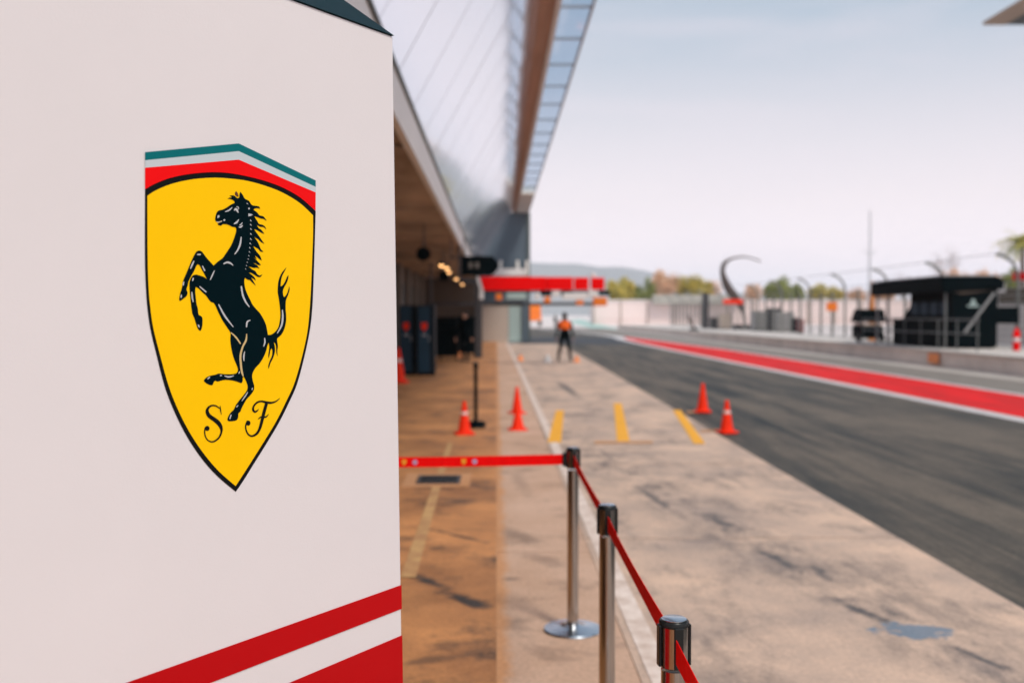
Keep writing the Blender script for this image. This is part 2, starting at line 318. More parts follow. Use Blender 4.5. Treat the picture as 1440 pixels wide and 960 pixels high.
def mirror_glass(name, col, rough=.03):
    m = bpy.data.materials.new(name); m.use_nodes = True; b = m.node_tree.nodes['Principled BSDF']
    b.inputs['Base Color'].default_value = (*col, 1); b.inputs['Metallic'].default_value = 1; b.inputs['Roughness'].default_value = rough; return m
M['facade'] = mirror_glass('mirror_glazing', (.88, .89, .92)); M['facade'].node_tree.nodes['Principled BSDF'].inputs['Metallic'].default_value = .8; M['facade'].node_tree.nodes['Principled BSDF'].inputs['Roughness'].default_value = .09; M['facade'].node_tree.nodes['Principled BSDF'].inputs['Base Color'].default_value = (.83, .89, .97, 1)
M['blue_patch'] = mat('worn_blue_paint', (.20, .28, .37), .35, var=.6, scale=7, col2=(.06, .06, .06))
def clear_glass(name, tint, gl=.12):
    m = bpy.data.materials.new(name); m.use_nodes = True; t = m.node_tree; t.nodes.clear()
    o = t.nodes.new('ShaderNodeOutputMaterial'); a = t.nodes.new('ShaderNodeBsdfTransparent'); a.inputs[0].default_value = (*tint, 1)
    g = t.nodes.new('ShaderNodeBsdfGlossy'); g.inputs['Roughness'].default_value = .05; k = t.nodes.new('ShaderNodeMixShader'); k.inputs[0].default_value = gl
    t.links.new(a.outputs[0], k.inputs[1]); t.links.new(g.outputs[0], k.inputs[2]); t.links.new(k.outputs[0], o.inputs[0]); return m
M['pane'] = clear_glass('blue_tinted_glass', (.86, .93, 1.0))
M['mesh_net'] = clear_glass('fine_fence_mesh', (.90, .89, .88), .0)

# ---------------------------------------------------------------- ground, lane and markings
def sheet(name, pts, z, m, parent=None, kind='structure'):
    me = bpy.data.meshes.new(name); bm = bmesh.new()
    f = bm.faces.new([bm.verts.new((p[0], p[1], z)) for p in pts])
    if f.normal.z < 0: f.normal_flip()
    bm.normal_update()
    if f.normal.z < 0: bmesh.ops.reverse_faces(bm, faces=[f])
    if len(pts) > 4: bmesh.ops.triangulate(bm, faces=bm.faces[:])
    bm.to_mesh(me); bm.free(); me.materials.append(m)
    o = link(name, me, parent)
    if kind and not parent: o['kind'] = kind
    return o
sheet('ground', [(-9000, -60), (9000, -60), (9000, 9000), (-9000, 9000)], -0.10, M['pale_ground'])

def a_edge(y):                                                    # where the concrete meets the asphalt
    ks = [(-6, 3.0), (5.6, 3.0), (10, 3.05), (14, 3.12), (22, 3.24), (34, 3.44), (50, 3.62), (58, 3.6)]
    for (y0, a0), (y1, a1) in zip(ks, ks[1:]):
        if y <= y1: return a0+(a1-a0)*(y-y0)/(y1-y0)
    return ks[-1][1]
lane = sheet('pit_lane', [(2.5, -8), (8.5, -8), (8.5, 130), (2.5, 130)], -0.016, M['asphalt'])
sheet('dark_asphalt_band', [(1.2, 57), (8.6, 57), (9.4, 76), (2.2, 76)], -0.011, M['asphalt_dark'])  # a darker, bluish band of asphalt colour across the lane
sheet('fast_lane', [(8.4, -8), (13.4, -8), (13.4, 130), (8.4, 130)], -0.020, M['asphalt_grey'])
gut = sheet('gutter', [(13.3, -8), (14.4, -8), (14.4, 130), (13.3, 130)], -0.012, M['gutter'])

floor = sheet('garage_floor', [(-9, -8), (-0.001, -8), (-0.001, 64), (-9, 64)], -0.03, M['joint'])
y = -8.0; k = 0
while y < 63:
    ln = 3.1
    for x0, x1 in ((-9, -6.1), (-6.09, -3.05), (-3.04, -0.0006)):
        if x0 < -6.2 and y < 20: continue
        MB().box(x0, x1, y, min(y+ln-.012, 64), -.1, random.uniform(-.0015, .0015)).build('floor_slab', M['floor'], floor)
    y += ln
strip = sheet('apron_strip', [(0, -8), (.66, -8), (.66, 64), (0, 64)], -0.028, M['joint'])
y = -5.0
while y < 63:
    MB().box(.0, .658, y, min(y+3.98, 64), -.1, random.uniform(-.001, .001)).build('concrete_slab', M['strip'], strip); y += 4
apron = sheet('pit_apron', [(.66, -8), (2.98, -8), (3.4, 58), (.66, 58)], -0.032, M['joint'])
y = 7.42-4*3.7
while y < 58:
    y1 = min(y+3.67, 58)
    for x0, x1 in ((.663, None),):
        pts = [(x0, y), (a_edge(y), y), (a_edge((y+y1)/2), (y+y1)/2), (a_edge(y1), y1), (x0, y1)]
        MB().prism([(p[0], p[1], -.1) for p in pts], (0, 0, .1+random.uniform(-.0012, .0012))).build('concrete_slab', M['apron'], apron)
    y += 3.7
sheet('far_paving', [(.0, 64), (2.4, 64), (2.4, 58.02), (3.6, 58.02), (8, 130), (-4, 130)], -0.024, M['pale_ground'])

def band(name, ks, z, m):                                         # long painted stripe: (y, x left, x right) stations
    l = [(a, yy) for yy, a, b in ks]; r = [(b, yy) for yy, a, b in reversed(ks)]
    return sheet(name, l+r, z, m)
_ys = [-6, 0, 5.6, 10, 14, 18, 22, 28, 34, 42, 50, 58]
band('seam', [(yy, a_edge(yy)-.002, a_edge(yy)+.035+.015*math.sin(yy*1.7)) for yy in _ys], -.0135, M['asphalt_dark'])
band('white_line', [(-4, .715, .83), (9, .70, .81), (20, .68, .79), (40, .64, .75), (62, .58, .70)], .004, M['white_line'])
band('red_stripe', [(-6, 8.62, 10.95), (20, 8.64, 10.95), (34, 8.56, 11.1), (48, 8.6, 11.15), (62, 8.75, 10.7), (70, 9.1, 10.3), (76, 9.75, 9.85)], -0.008, M['line_red'])
band('white_edge_line', [(-6, 8.28, 8.62), (34, 8.24, 8.56), (48, 8.22, 8.6), (62, 8.3, 8.75), (70, 8.45, 9.1), (76, 8.9, 9.75), (84, 9.0, 9.5), (95, 8.0, 8.6), (120, 5.0, 5.7)], -0.006, M['line_white'])
band('white_edge_line', [(-6, 10.95, 11.15), (20, 10.95, 11.15), (34, 11.1, 11.3), (48, 11.15, 11.35), (62, 10.7, 11.0), (70, 10.3, 10.7), (76, 9.85, 10.3)], -0.007, M['line_white'])
gp = [G(815, 448.5), G(872, 462), G(835, 461.5), G(795, 451.5)]
sheet('painted_runoff', [(p.x, p.y) for p in gp], -0.05, M['green_paint'])
sheet('track_far', [(5, 130.1), (60, 130.1), (130, 420), (20, 420)], -0.06, M['pale_ground'])

def paint(name, ps, m, w=None, z=.005): return sheet(name, [(p.x, p.y) for p in ps], z, m)
for (b0, b1, t0, t1) in (((770, 622), (789, 622), (782, 577), (793, 577)), ((868, 622.5), (886, 622.5), (863, 567), (874, 567)), ((976, 624), (992, 624), (946, 576.5), (957, 576.5))):
    paint('yellow_box_line', [G(*b0), G(*b1), G(*t1), G(*t0)], M['line_yellow'])
paint('thin_orange_line', [G(836, 624), G(918, 623.5), G(918, 620.5), G(836, 620.5)], M['line_orange'], z=.008)
paint('thin_orange_line', [G(985, 608), G(1012, 606.5), G(1012, 604), G(985, 605)], M['line_orange'], z=.008)
paint('thin_orange_line', [G(966, 581), G(985, 580), G(985, 578), G(966, 578.5)], M['line_orange'], z=.008)
paint('faded_yellow_line', [G(563, 812), G(585, 812), G(637, 622), G(630, 622)], M['line_faded'])

# ---------------------------------------------------------------- partition wall with the emblem
PD = ray(1630, 443); PD = Vector((PD.x, PD.y, 0)).normalized()    # along the wall, away from the camera
PN = Vector((PD.y, -PD.x, 0))                                      # out of the wall, towards the lane and the camera
PE = at(560, 443, 2.2)
wall = thing('partition_wall', 'white partition wall bearing a yellow shield with a rearing black horse', 'partition wall', (PE.x, PE.y, 0)); wall['kind'] = 'thing'
def PP(px, py, off=0.0):                                           # the point of the wall's face seen at px, py
    d = ray(px, py); q = PE+PN*off; t = (q-CAM).dot(PN)/d.dot(PN); return CAM+d*t
def onwall(s_, z, off=0.0): return Vector((PE.x, PE.y, z))+PD*s_+PN*off
def edge_s(z):                                                     # the right edge leans a little
    p0 = PP(552.5, 52); p1 = PP(566, 960); s0 = (p0-PE).dot(PD); s1 = (p1-PE).dot(PD)
    return s0+(s1-s0)*(z-p0.z)/(p1.z-p0.z)
ztop = PP(551, 51).z
zs = [PP(565, 821.5).z, PP(565, 855).z, PP(566, 892).z]
LEFT = -2.6; TH = .05
def wall_prism(z0, z1, off0, off1, s_left=LEFT):
    a = [onwall(s_left, z0, off0), onwall(edge_s(z0), z0, off0), onwall(edge_s(z1), z1, off0), onwall(s_left, z1, off0)]
    return MB().prism(a, PN*(off1-off0))
wall_prism(0, ztop, -TH, 0).build('panel', M['panel'], wall, bevel=.003)
wall_prism(zs[1], zs[0], .0005, .0015).build('red_band', M['panel_red'], wall)
wall_prism(0.0, zs[2], .0005, .0015).build('red_band', M['panel_red'], wall)
# sloping dark top of the wall
back = -PN*.55+Vector((0, 0, .385)); zt = ztop
tri = [onwall(edge_s(zt), zt+.001, .004), onwall(edge_s(zt), zt+.001, -.5), onwall(edge_s(zt), zt+.001, .004)+back]
MB().prism(tri, -PD*(edge_s(zt)-LEFT)).build('sloping_cap', M['navy_cap'], wall)

def cr_open(p, n=5):
    out = []
    for i in range(len(p)-1):
        a, b, c, d = p[max(i-1, 0)], p[i], p[i+1], p[min(i+2, len(p)-1)]
        for k in range(n):
            t = k/n
            out.append(tuple(.5*(2*b[j]+(c[j]-a[j])*t+(2*a[j]-5*b[j]+4*c[j]-d[j])*t*t+(3*b[j]-a[j]-3*c[j]+d[j])*t**3) for j in range(len(b))))
    out.append(tuple(p[-1])); return out
def loop(pts, n=4):                                                # pts (x, y) smooth or (x, y, 1) sharp; first point is taken as sharp
    out = []; seg = [pts[0][:2]]
    for p in list(pts[1:])+[(*pts[0][:2], 1)]:
        seg.append(p[:2])
        if len(p) > 2: out += cr_open(seg, n)[:-1]; seg = [p[:2]]
    return out
def decal(name, polys, off, m, parent):
    bm = bmesh.new(); o0 = origin_of(parent)
    for i, poly in enumerate(polys):
        q = [PP(x, y, off+.00006*(i % 8))-o0 for x, y in poly]
        cl = [q[0]]
        for v in q[1:]:
            if (v-cl[-1]).length > 1e-5: cl.append(v)
        if (cl[0]-cl[-1]).length < 1e-5: cl.pop()
        f = bm.faces.new([bm.verts.new(v) for v in cl]); f.normal_update()
        if f.normal.dot(PN) < 0: f.normal_flip()
    bmesh.ops.triangulate(bm, faces=bm.faces[:], ngon_method='EAR_CLIP')
    me = bpy.data.meshes.new(name); bm.to_mesh(me); bm.free(); me.materials.append(m)
    return link(name, me, parent)
def stroke(pts, n=5):                                              # (x, y, width) -> closed polygon
    c = cr_open(pts, n) if len(pts) > 2 else [tuple(a+(b-a)*k/4 for a, b in zip(pts[0], pts[1])) for k in range(5)]
    l, r = [], []
    for i, (x, y, w) in enumerate(c):
        x0, y0, _ = c[max(i-1, 0)]; x1, y1, _ = c[min(i+1, len(c)-1)]
        dx, dy = x1-x0, y1-y0; d = math.hypot(dx, dy) or 1
        nx, ny = -dy/d*w/2, dx/d*w/2; l.append((x+nx, y+ny)); r.append((x-nx, y-ny))
    def cap(i, sgn):
        x, y, w = c[i]; j = 1 if i == 0 else -2; dx, dy = x-c[j][0], y-c[j][1]; d = math.hypot(dx, dy) or 1
        return (x+dx/d*w*.42, y+dy/d*w*.42)
    return [cap(0, -1)]+l+[cap(-1, 1)]+r[::-1]
def disc(x, y, r, n=14, ry=None): return [(x+r*math.cos(2*math.pi*k/n), y+(ry or r)*math.sin(2*math.pi*k/n)) for k in range(n)]
def T(ox, oy, s, *pts): return [(ox+p[0]/s, oy+p[1]/s, *p[2:]) for p in pts]
def TW(ox, oy, s, *pts): return [(ox+p[0]/s, oy+p[1]/s, p[2]/s) for p in pts]
A = lambda *p: T(290, 262, 9.6, *p)
B = lambda *p: T(245, 342, 9.6, *p)
C = lambda *p: T(320, 340, 9.6, *p)
D = lambda *p: T(245, 402, 9.6, *p)
E = lambda *p: T(310, 420, 9.6, *p)
Fq = lambda *p: T(270, 500, 9.6, *p)
H = lambda *p: T(195, 195, 1440/260, *p)

right_out = [(444, 297, 1), (443.2, 325), (442, 365), (440.6, 404), (439.3, 432), (436.3, 461), (429, 497.5), (418, 539), (406.5, 565.5), (392.5, 593.5), (375.6, 622), (356.5, 652.5), (342.5, 675), (331.6, 691, 1)]
left_out = [(305, 668.5), (283, 643.5), (263, 613.5), (246, 580), (232, 544), (220.5, 500), (211.5, 462), (207.3, 432), (205.2, 404), (203.8, 358)]
arc_top = H((50, 395, 1), (130, 350), (250, 305), (400, 275), (560, 262), (700, 268), (850, 295), (1000, 335), (1130, 385), (1260, 460), (1378, 562, 1))
emblem = decal('emblem', [loop(arc_top[:-1]+[(444, 297, 1)]+right_out[1:]+left_out)], .0008, M['black_print'], wall)
arc_in = H((68, 445, 1), (130, 405), (250, 355), (400, 320), (560, 305), (700, 310), (850, 330), (1000, 372), (1130, 425), (1260, 505), (1358, 597, 1))
yr = [(440.2, 330), (439, 365), (437.4, 404), (435.4, 436), (432.3, 466), (425.3, 499), (414.4, 537.5), (403, 563), (389, 591), (372.2, 619), (353, 649.5), (340.5, 669), (331.4, 683, 1)]
yl = [(308, 662.5), (287, 638), (267.5, 609), (250.5, 576), (237, 541.5), (225, 498.5), (215.6, 461), (211.4, 432), (209, 404), (207.6, 358)]
decal('yellow_field', [loop(arc_in+yr+yl)], .0014, M['yellow'], emblem)
decal('teal_stripe', [[p[:2] for p in H((50, 106), (780, 38), (1379, 326), (1379, 376), (780, 98), (50, 169))]], .0014, M['teal'], emblem)
decal('pale_stripe', [[p[:2] for p in H((50, 169), (780, 98), (1379, 376), (1379, 419), (780, 164), (50, 227))]], .0015, M['pale_print'], emblem)
decal('red_stripe', [[p[:2] for p in H((50, 227), (780, 164), (1379, 419))]+loop(arc_top, 4)[::-1][0:0]+[p for p in cr_open([q[:2] for q in arc_top], 4)[::-1]]], .0016, M['em_red'], emblem)

outline = (A((462, 75, 1), (490, 110), (520, 165), (545, 180), (580, 200), (605, 240), (630, 258), (680, 265), (715, 275), (728, 302, 1), (690, 295), (655, 300), (640, 318, 1),
     (690, 355), (720, 392), (770, 405), (800, 440), (818, 468, 1), (780, 442), (730, 432), (690, 415), (648, 404, 1), (690, 470), (715, 508), (760, 520), (795, 545), (812, 582, 1), (775, 550), (730, 545), (686, 520, 1),
     (705, 560), (745, 588), (785, 640, 1), (755, 632), (715, 608), (680, 588), (645, 578, 1), (690, 640), (730, 695), (760, 740), (787, 775, 1), (740, 752), (700, 712), (648, 686, 1),
     (690, 740), (715, 790), (740, 850), (775, 882, 1), (735, 880), (700, 842), (634, 806, 1))
  + C((390, 130), (440, 190), (462, 252, 1), (430, 232), (400, 205), (368, 185, 1), (380, 205), (396, 236, 1), (372, 222), (345, 205, 1), (390, 245), (430, 288), (452, 314, 1), (410, 312), (380, 292), (343, 287, 1),
     (390, 310), (410, 330), (432, 362, 1), (395, 348), (350, 350), (284, 330, 1), (330, 370), (375, 395), (397, 430), (430, 455), (470, 438, 1), (445, 473), (405, 470), (360, 442), (320, 420), (284, 414, 1),
     (340, 455), (370, 490), (382, 526, 1), (355, 502), (318, 482, 1), (345, 525), (382, 592, 1), (330, 545), (300, 515), (270, 510), (236, 484, 1), (228, 510), (228, 560), (240, 630), (270, 710), (310, 790), (340, 850))
  + E((486, 142), (530, 190), (580, 270), (615, 350), (632, 430), (641, 487, 1), (680, 485), (730, 455), (780, 390), (800, 310), (810, 220), (802, 100))
  + C((690, 750), (678, 680), (680, 590), (690, 520), (715, 450), (750, 395), (797, 343, 1), (775, 388), (740, 455), (722, 525), (717, 602, 1), (745, 585), (775, 540), (800, 480), (823, 448, 1), (820, 490), (800, 550), (765, 612), (748, 660), (752, 720), (765, 747, 1), (790, 720), (815, 670), (832, 598, 1), (838, 645), (820, 710), (790, 785), (785, 850))
  + E((881, 150), (888, 230), (885, 310), (865, 400), (825, 480), (768, 532, 1), (766, 565), (776, 640), (768, 700), (773, 776, 1), (756, 725), (752, 650), (740, 604), (722, 582, 1), (735, 650), (735, 720), (710, 800), (675, 870), (653, 946, 1), (645, 910), (665, 840), (695, 770), (702, 705), (692, 668, 1), (675, 695), (667, 745), (652, 802, 1), (647, 760), (655, 700), (660, 640), (650, 592, 1), (632, 640), (615, 710), (580, 790), (530, 870))
  + Fq((860, 160), (825, 220), (812, 280), (825, 350), (840, 400), (838, 450), (820, 490), (780, 540), (735, 590), (700, 650), (670, 710), (655, 750), (628, 778), (624, 830), (605, 865), (560, 880), (500, 882), (478, 862), (490, 820), (520, 770), (565, 725), (590, 670), (640, 600), (690, 540), (735, 480), (752, 430), (745, 380), (718, 315), (694, 272, 1),
     (686, 300), (682, 345), (663, 368), (610, 350), (540, 332), (450, 325), (390, 335), (350, 347), (310, 338), (292, 362), (280, 390), (250, 396), (200, 375), (165, 346), (165, 325), (200, 290), (250, 268), (320, 255), (360, 240), (430, 248), (520, 250), (590, 240), (615, 215), (620, 180), (605, 130), (575, 60), (555, 0))
  + E((150, 680), (134, 560), (139, 468, 1), (128, 442))
  + D((690, 522), (640, 442), (590, 340), (540, 235), (490, 210), (430, 130), (380, 85), (325, 30), (290, 14, 1), (284, 60), (290, 130), (300, 230), (320, 310), (330, 385), (370, 410), (383, 450), (380, 530), (367, 585), (350, 606, 1), (320, 575), (295, 510), (270, 430), (245, 370), (230, 270), (215, 130))
  + B((205, 570), (210, 510), (230, 460), (260, 430), (300, 424), (360, 440), (415, 462), (445, 492, 1), (410, 420), (370, 350), (345, 302), (320, 285), (300, 302), (270, 370), (230, 440), (195, 510), (183, 565), (167, 620), (181, 670), (165, 712), (120, 750), (80, 776), (67, 755), (80, 680), (105, 600), (120, 510), (170, 390), (220, 270), (265, 170), (300, 115), (335, 100), (370, 110), (400, 145), (440, 200), (490, 255), (531, 301, 1), (560, 275), (600, 240), (650, 205), (690, 150), (730, 90))
  + A((340, 790), (380, 690), (405, 600), (397, 556), (350, 545), (300, 520), (250, 510), (218, 515), (200, 530), (165, 522), (156, 506), (180, 492), (212, 478, 1), (208, 462, 1), (170, 475), (138, 476), (121, 452), (127, 400), (145, 350), (175, 325), (220, 315), (280, 285), (330, 250), (386, 224, 1), (375, 198), (335, 174), (286, 168, 1), (320, 152), (347, 155, 1), (335, 138), (314, 128, 1), (370, 122), (400, 145), (425, 162), (446, 150, 1), (450, 105)))
horse = decal('horse', [loop(outline, 3)], .0020, M['horse'], emblem)
decal('ear', [loop(A((392, 118, 1), (387, 95), (403, 64, 1), (428, 98), (437, 141, 1), (418, 138)), 3)], .0021, M['brown_print'], emblem)
ht = [TW(290, 262, 9.6, *p) for p in (
    [(255, 343, 8), (305, 325, 20), (352, 285, 8)], [(378, 322, 14), (405, 310, 34), (432, 355, 12)], [(408, 276, 8), (430, 280, 12), (438, 308, 8)], [(378, 505, 16), (410, 488, 26), (440, 448, 8)],
    [(440, 552, 10), (468, 548, 24), (492, 528, 8)], [(450, 525, 12), (470, 515, 16), (488, 490, 8)], [(472, 685, 14), (458, 780, 24), (425, 860, 20), (385, 915, 12)], [(140, 476, 6), (175, 484, 10), (212, 470, 8)])]
ht += [[(x, y) for x, y in loop(A((150, 430, 1), (155, 395), (172, 390), (180, 410), (165, 425)), 3)]]
ht = [stroke(s) if len(s[0]) == 3 else s for s in ht]
ht += [disc(290+x/9.6, 262+y/9.6, r/9.6, 10) for x, y, r in ((245, 456, 13), (578, 300, 12))]
for x, y, w in ((558, 232, 12), (604, 460, 14), (604, 518, 14), (606, 575, 14), (606, 642, 14), (604, 710, 14), (598, 770, 14), (592, 828, 12), (586, 884, 11), (578, 936, 10), (570, 980, 10), (556, 1024, 9), (546, 1069, 9), (534, 1114, 9)):
    ht.append([(290+(x-w*1.0)/9.6, 262+(y+w*.3)/9.6), (290+(x-w*.6)/9.6, 262+(y-w)/9.6), (290+(x+w*.9)/9.6, 262+(y+w*1.1)/9.6)])
ht.append([(290+p[0]/9.6, 262+p[1]/9.6) for p in ((568, 368), (600, 372), (632, 384), (600, 400), (570, 406))])
ht += [stroke(TW(245, 342, 9.6, *p)) for p in ([(312, 152, 14), (352, 152, 22)], [(266, 240, 14), (243, 290, 22), (220, 342, 14)], [(130, 520, 12), (121, 565, 18)], [(96, 700, 18), (94, 732, 18)], [(382, 308, 14), (412, 370, 18)],
    [(543, 370, 10), (515, 430, 18), (487, 492, 12)], [(668, 277, 16), (715, 258, 24), (760, 270, 22), (795, 300, 8)], [(258, 470, 18), (248, 505, 16)], [(238, 660, 14), (244, 730, 20), (256, 792, 12)], [(345, 585, 14), (430, 657, 18)])]
ht += [stroke(TW(245, 402, 9.6, *p)) for p in ([(326, 528, 20), (338, 555, 16)], [(600, 250, 14), (680, 400, 24), (795, 550, 12)])]
ht += [stroke(TW(320, 340, 9.6, *p)) for p in ([(186, 602, 20), (205, 715, 24), (245, 810, 22), (295, 878, 10)], [(740, 920, 14), (745, 1020, 24), (728, 1130, 24), (672, 1232, 12)])]
ht += [stroke(TW(310, 420, 9.6, *p)) for p in ([(402, 290, 12), (362, 312, 22), (352, 380, 16)], [(596, 532, 14), (600, 585, 20), (584, 642, 12)], [(326, 712, 10), (315, 780, 20), (318, 838, 10)])]
ht += [stroke(TW(270, 500, 9.6, *p)) for p in ([(642, 215, 14), (634, 236, 16)], [(440, 272, 10), (500, 286, 20), (562, 270, 10)], [(382, 268, 16), (402, 266, 14)], [(212, 312, 14), (238, 290, 16)], [(816, 435, 12), (810, 458, 12)], [(752, 492, 10), (715, 550, 16), (673, 610, 8)], [(622, 668, 10), (603, 690, 14)], [(528, 798, 14), (511, 850, 14)])]
for h_ in ht: decal('highlight', [h_], .0026, M['hl'], emblem)
gl = [stroke(TW(310, 420, 9.6, *p)) for p in ([(142, 455, 12), (210, 520, 22), (270, 605, 16)], [(354, 475, 12), (345, 560, 24), (300, 650, 24), (270, 770, 26), (277, 890, 28), (288, 980, 26), (306, 1040, 18)])]
for h_ in gl: decal('gold_line', [h_], .0026, M['gold_line'], emblem)
gs = [stroke(TW(275, 545, 8, *p), 6) for p in (
    [(272, 232, 10), (228, 203, 16), (182, 200, 18), (143, 226, 26), (131, 268, 38), (155, 316, 44), (205, 352, 46), (252, 390, 48), (284, 438, 40), (292, 490, 24), (270, 550, 20), (228, 592, 18), (182, 607, 16), (138, 588, 14), (111, 545, 14), (103, 495, 15), (112, 450, 18), (134, 436, 20)],
    [(276, 202, 6), (280, 240, 14), (291, 303, 5)])]+[disc(275+133/8, 545+456/8, 25/8, 16, 28/8)]
decal('letter', gs, .0020, M['black_print'], emblem)
gf = [stroke(TW(275, 545, 8, *p), 6) for p in (
    [(948, 118, 5), (905, 152, 14), (855, 168, 22), (800, 164, 26), (740, 152, 20), (692, 166, 20), (656, 205, 20), (648, 245, 24), (666, 270, 22), (694, 258, 14), (708, 240, 6)],
    [(802, 165, 34), (772, 270, 36), (745, 380, 34), (722, 458, 30), (688, 515, 26), (636, 542, 20), (593, 522, 18), (568, 470, 16), (566, 420, 16), (584, 374, 18)],
    [(703, 352, 5), (742, 326, 16), (790, 328, 16), (822, 296, 5)])]+[disc(275+594/8, 545+396/8, 24/8, 16, 28/8)]
decal('letter', gf, .0020, M['black_print'], emblem)

# ---------------------------------------------------------------- belt barrier posts and belts
POST_H = .97
def make_post(name, label, black=False):
    t = thing(name, label, 'barrier post', (0, 0, 0), 'barrier posts with belts')
    m1, m2 = (M['black'], M['black_plastic']) if black else (M['chrome'], M['disc'])
    MB().lathe([(.0, .0), (.152, .0), (.156, .006), (.152, .013), (.10, .018), (.045, .026), (.034, .034)], n=40).build('base', m2, t, True)
    if black: MB().lathe([(.0, .035), (.155, .035), (.15, .075), (.10, .095), (.034, .10)], n=32).build('foot_weight', m1, t, True)
    MB().lathe([(.0295, .03), (.0295, POST_H-.115)], n=32).build('pole', m1, t, True)
    hd_ = MB().lathe([(.0305, POST_H-.108), (.0325, POST_H-.106), (.033, POST_H-.10), (.033, POST_H-.014)], n=32).build('head', m1, t, True)
    MB().lathe([(.0001, POST_H+.0005), (.029, POST_H+.001), (.029, POST_H+.0025), (.026, POST_H+.004), (0.0001, POST_H+.004)], n=32, cap=False).build('cap', m2, hd_, True)
    MB().lathe([(.0332, POST_H-.0135), (.0345, POST_H-.012), (.0345, POST_H-.003), (.032, POST_H), (0, POST_H)], n=32).build('collar', M['black_plastic'], hd_, True)
    for k in range(4):
        a = k*math.pi/2; c, sn = math.cos(a), math.sin(a); p = Vector((c*.0325, sn*.0325, 0)); tg = Vector((-sn, c, 0)); n_ = Vector((c, sn, 0))
        q = [p+tg*-.011, p+tg*.011, p+tg*.011+n_*.006, p-tg*.011+n_*.006]
        MB().prism([v+Vector((0, 0, POST_H-.105)) for v in q], (0, 0, .095)).build('slot_clip', M['black_plastic'], hd_, bevel=.002)
    return t
post0 = make_post('belt_post', 'polished steel belt post whose round base is in view, farthest of the row')
XP = .405; YS = [5.24, 3.65, 2.27, .9]
post0.location = (XP, YS[0], 0); post0.rotation_euler.z = R(4)
dup(post0, (XP+.004, YS[1], 0), 'polished steel belt post in the middle of the barrier row', R(-3))
dup(post0, (XP+.004, YS[2], 0), 'nearest belt post, only its black head and cap showing at the bottom', R(8))
dup(post0, (-1.6, 5.3, 0), 'steel belt post hidden behind the white partition wall', R(0))
dup(post0, (XP, YS[3], 0), 'steel belt post out of sight below the frame', R(0))
bp0 = make_post('belt_post', 'black belt post standing beside an orange cone on the brown floor', True)
b_ = G(669, 601); bp0.location = (b_.x, b_.y, 0)

def belt(p0, p1, label, sag=.015, tw=0.0):
    p0, p1 = Vector(p0), Vector(p1); n = 24; d = (p1-p0).normalized(); side = Vector((d.y, -d.x, 0)); mb = MB(); v = []; f = []
    for i in range(n+1):
        t = i/n; c = p0.lerp(p1, t)-Vector((0, 0, sag*4*t*(1-t))); a = tw*math.sin(math.pi*t)
        u = (Vector((0, 0, 1))*math.cos(a)+side*math.sin(a))*.0275; e = (side*math.cos(a)-Vector((0, 0, 1))*math.sin(a))*.0008
        v += [c-u-e, c-u+e, c+u+e, c+u-e]
    for i in range(n):
        for k in range(4): f.append((i*4+k, i*4+(k+1) % 4, i*4+4+(k+1) % 4, i*4+4+k))
    f += [(3, 2, 1, 0), (n*4, n*4+1, n*4+2, n*4+3)]
    o = thing('barrier_belt', label, 'barrier belt', tuple((p0+p1)/2), 'red belts between the barrier posts')
    mb.add(v, f).build('webbing', M['belt'], o); return o, p0, p1, sag
ZB = POST_H-.062
bl, p0, p1, sg = belt((XP-.05, YS[0]+.006, ZB), (-1.56, 5.3, ZB-.012), 'red belt stretched in front of the drain, with small badges', .012)
for px, kind in ((567.5, 'y'), (583, 'b'), (652, 'y'), (667.5, 'b')):
    q = at(px, 645, 5.24); t = (q.x-p0.x)/(p1.x-p0.x); c = p0.lerp(p1, t); c.z -= sg*4*t*(1-t); c.y -= .0016
    if kind == 'y': poly = [(-.016, .019), (.016, .019), (.016, -.003), (.009, -.014), (0, -.021), (-.009, -.014), (-.016, -.003)]
    else: poly = [(.018*math.cos(k*math.pi/6), .018*math.sin(k*math.pi/6)) for k in range(12)]
    MB().prism([(c.x+a*.78, c.y, c.z+b*.78) for a, b in reversed(poly)], (0, -.0006, 0)).build('badge', M['badge_yellow'] if kind == 'y' else M['badge_blue'], bl)
MB().cbox((XP-.046, YS[0]+.006, ZB), .018, .022, .072).build('end_clip', M['black_plastic'], bl, bevel=.002)
for (ya, yb, lab) in ((YS[0], YS[1], 'dark red belt between the two farther steel posts'), (YS[1], YS[2], 'dark red belt running down to the nearest steel post'), (YS[2], YS[3], 'dark red belt leaving the nearest post at the bottom edge')):
    belt((XP+.002, ya-.042, ZB), (XP+.004, yb+.042, ZB), lab, .006, .10)

# ---------------------------------------------------------------- traffic cones
def make_cone(label, h=.46, sleeve=False, group='orange traffic cones'):
    t = thing('traffic_cone', label, 'traffic cone', (0, 0, 0), group); s = h/.46
    b = MB(); w = .135*s; c = .03*s
    poly = [(-w+c, -w), (w-c, -w), (w, -w+c), (w, w-c), (w-c, w), (-w+c, w), (-w, w-c), (-w, -w+c)]
    b.prism([(x, y_, 0) for x, y_ in poly], (0, 0, .028*s)).build('base', M['cone'], t, bevel=.005)
    prof = [(.098, .027), (.096, .04), (.086, .07)]
    rr = lambda z: .088-.062*(z-.07)/.37
    prof += [(rr(z), z) for z in (.12, .20, .28, .36, .42)]+[(.030, .445), (.026, .457), (.014, .46), (.0, .46)]
    b2 = MB().lathe([(r*s, z*s) for r, z in prof], n=24).build('cone_body', M['cone'], t, True)
    MB().lathe([(.0215*s, .4605*s), (.0215*s, .463*s), (.013*s, .463*s), (.013*s, .4605*s)], n=16, cap=False).build('top_ring', M['cone'], b2, True)
    if sleeve:
        MB().lathe([((rr(z)+.003)*s, z*s) for z in (.275, .295, .318)], n=24, cap=False).build('white_sleeve', M['cone_white'], b2, True)
    return t
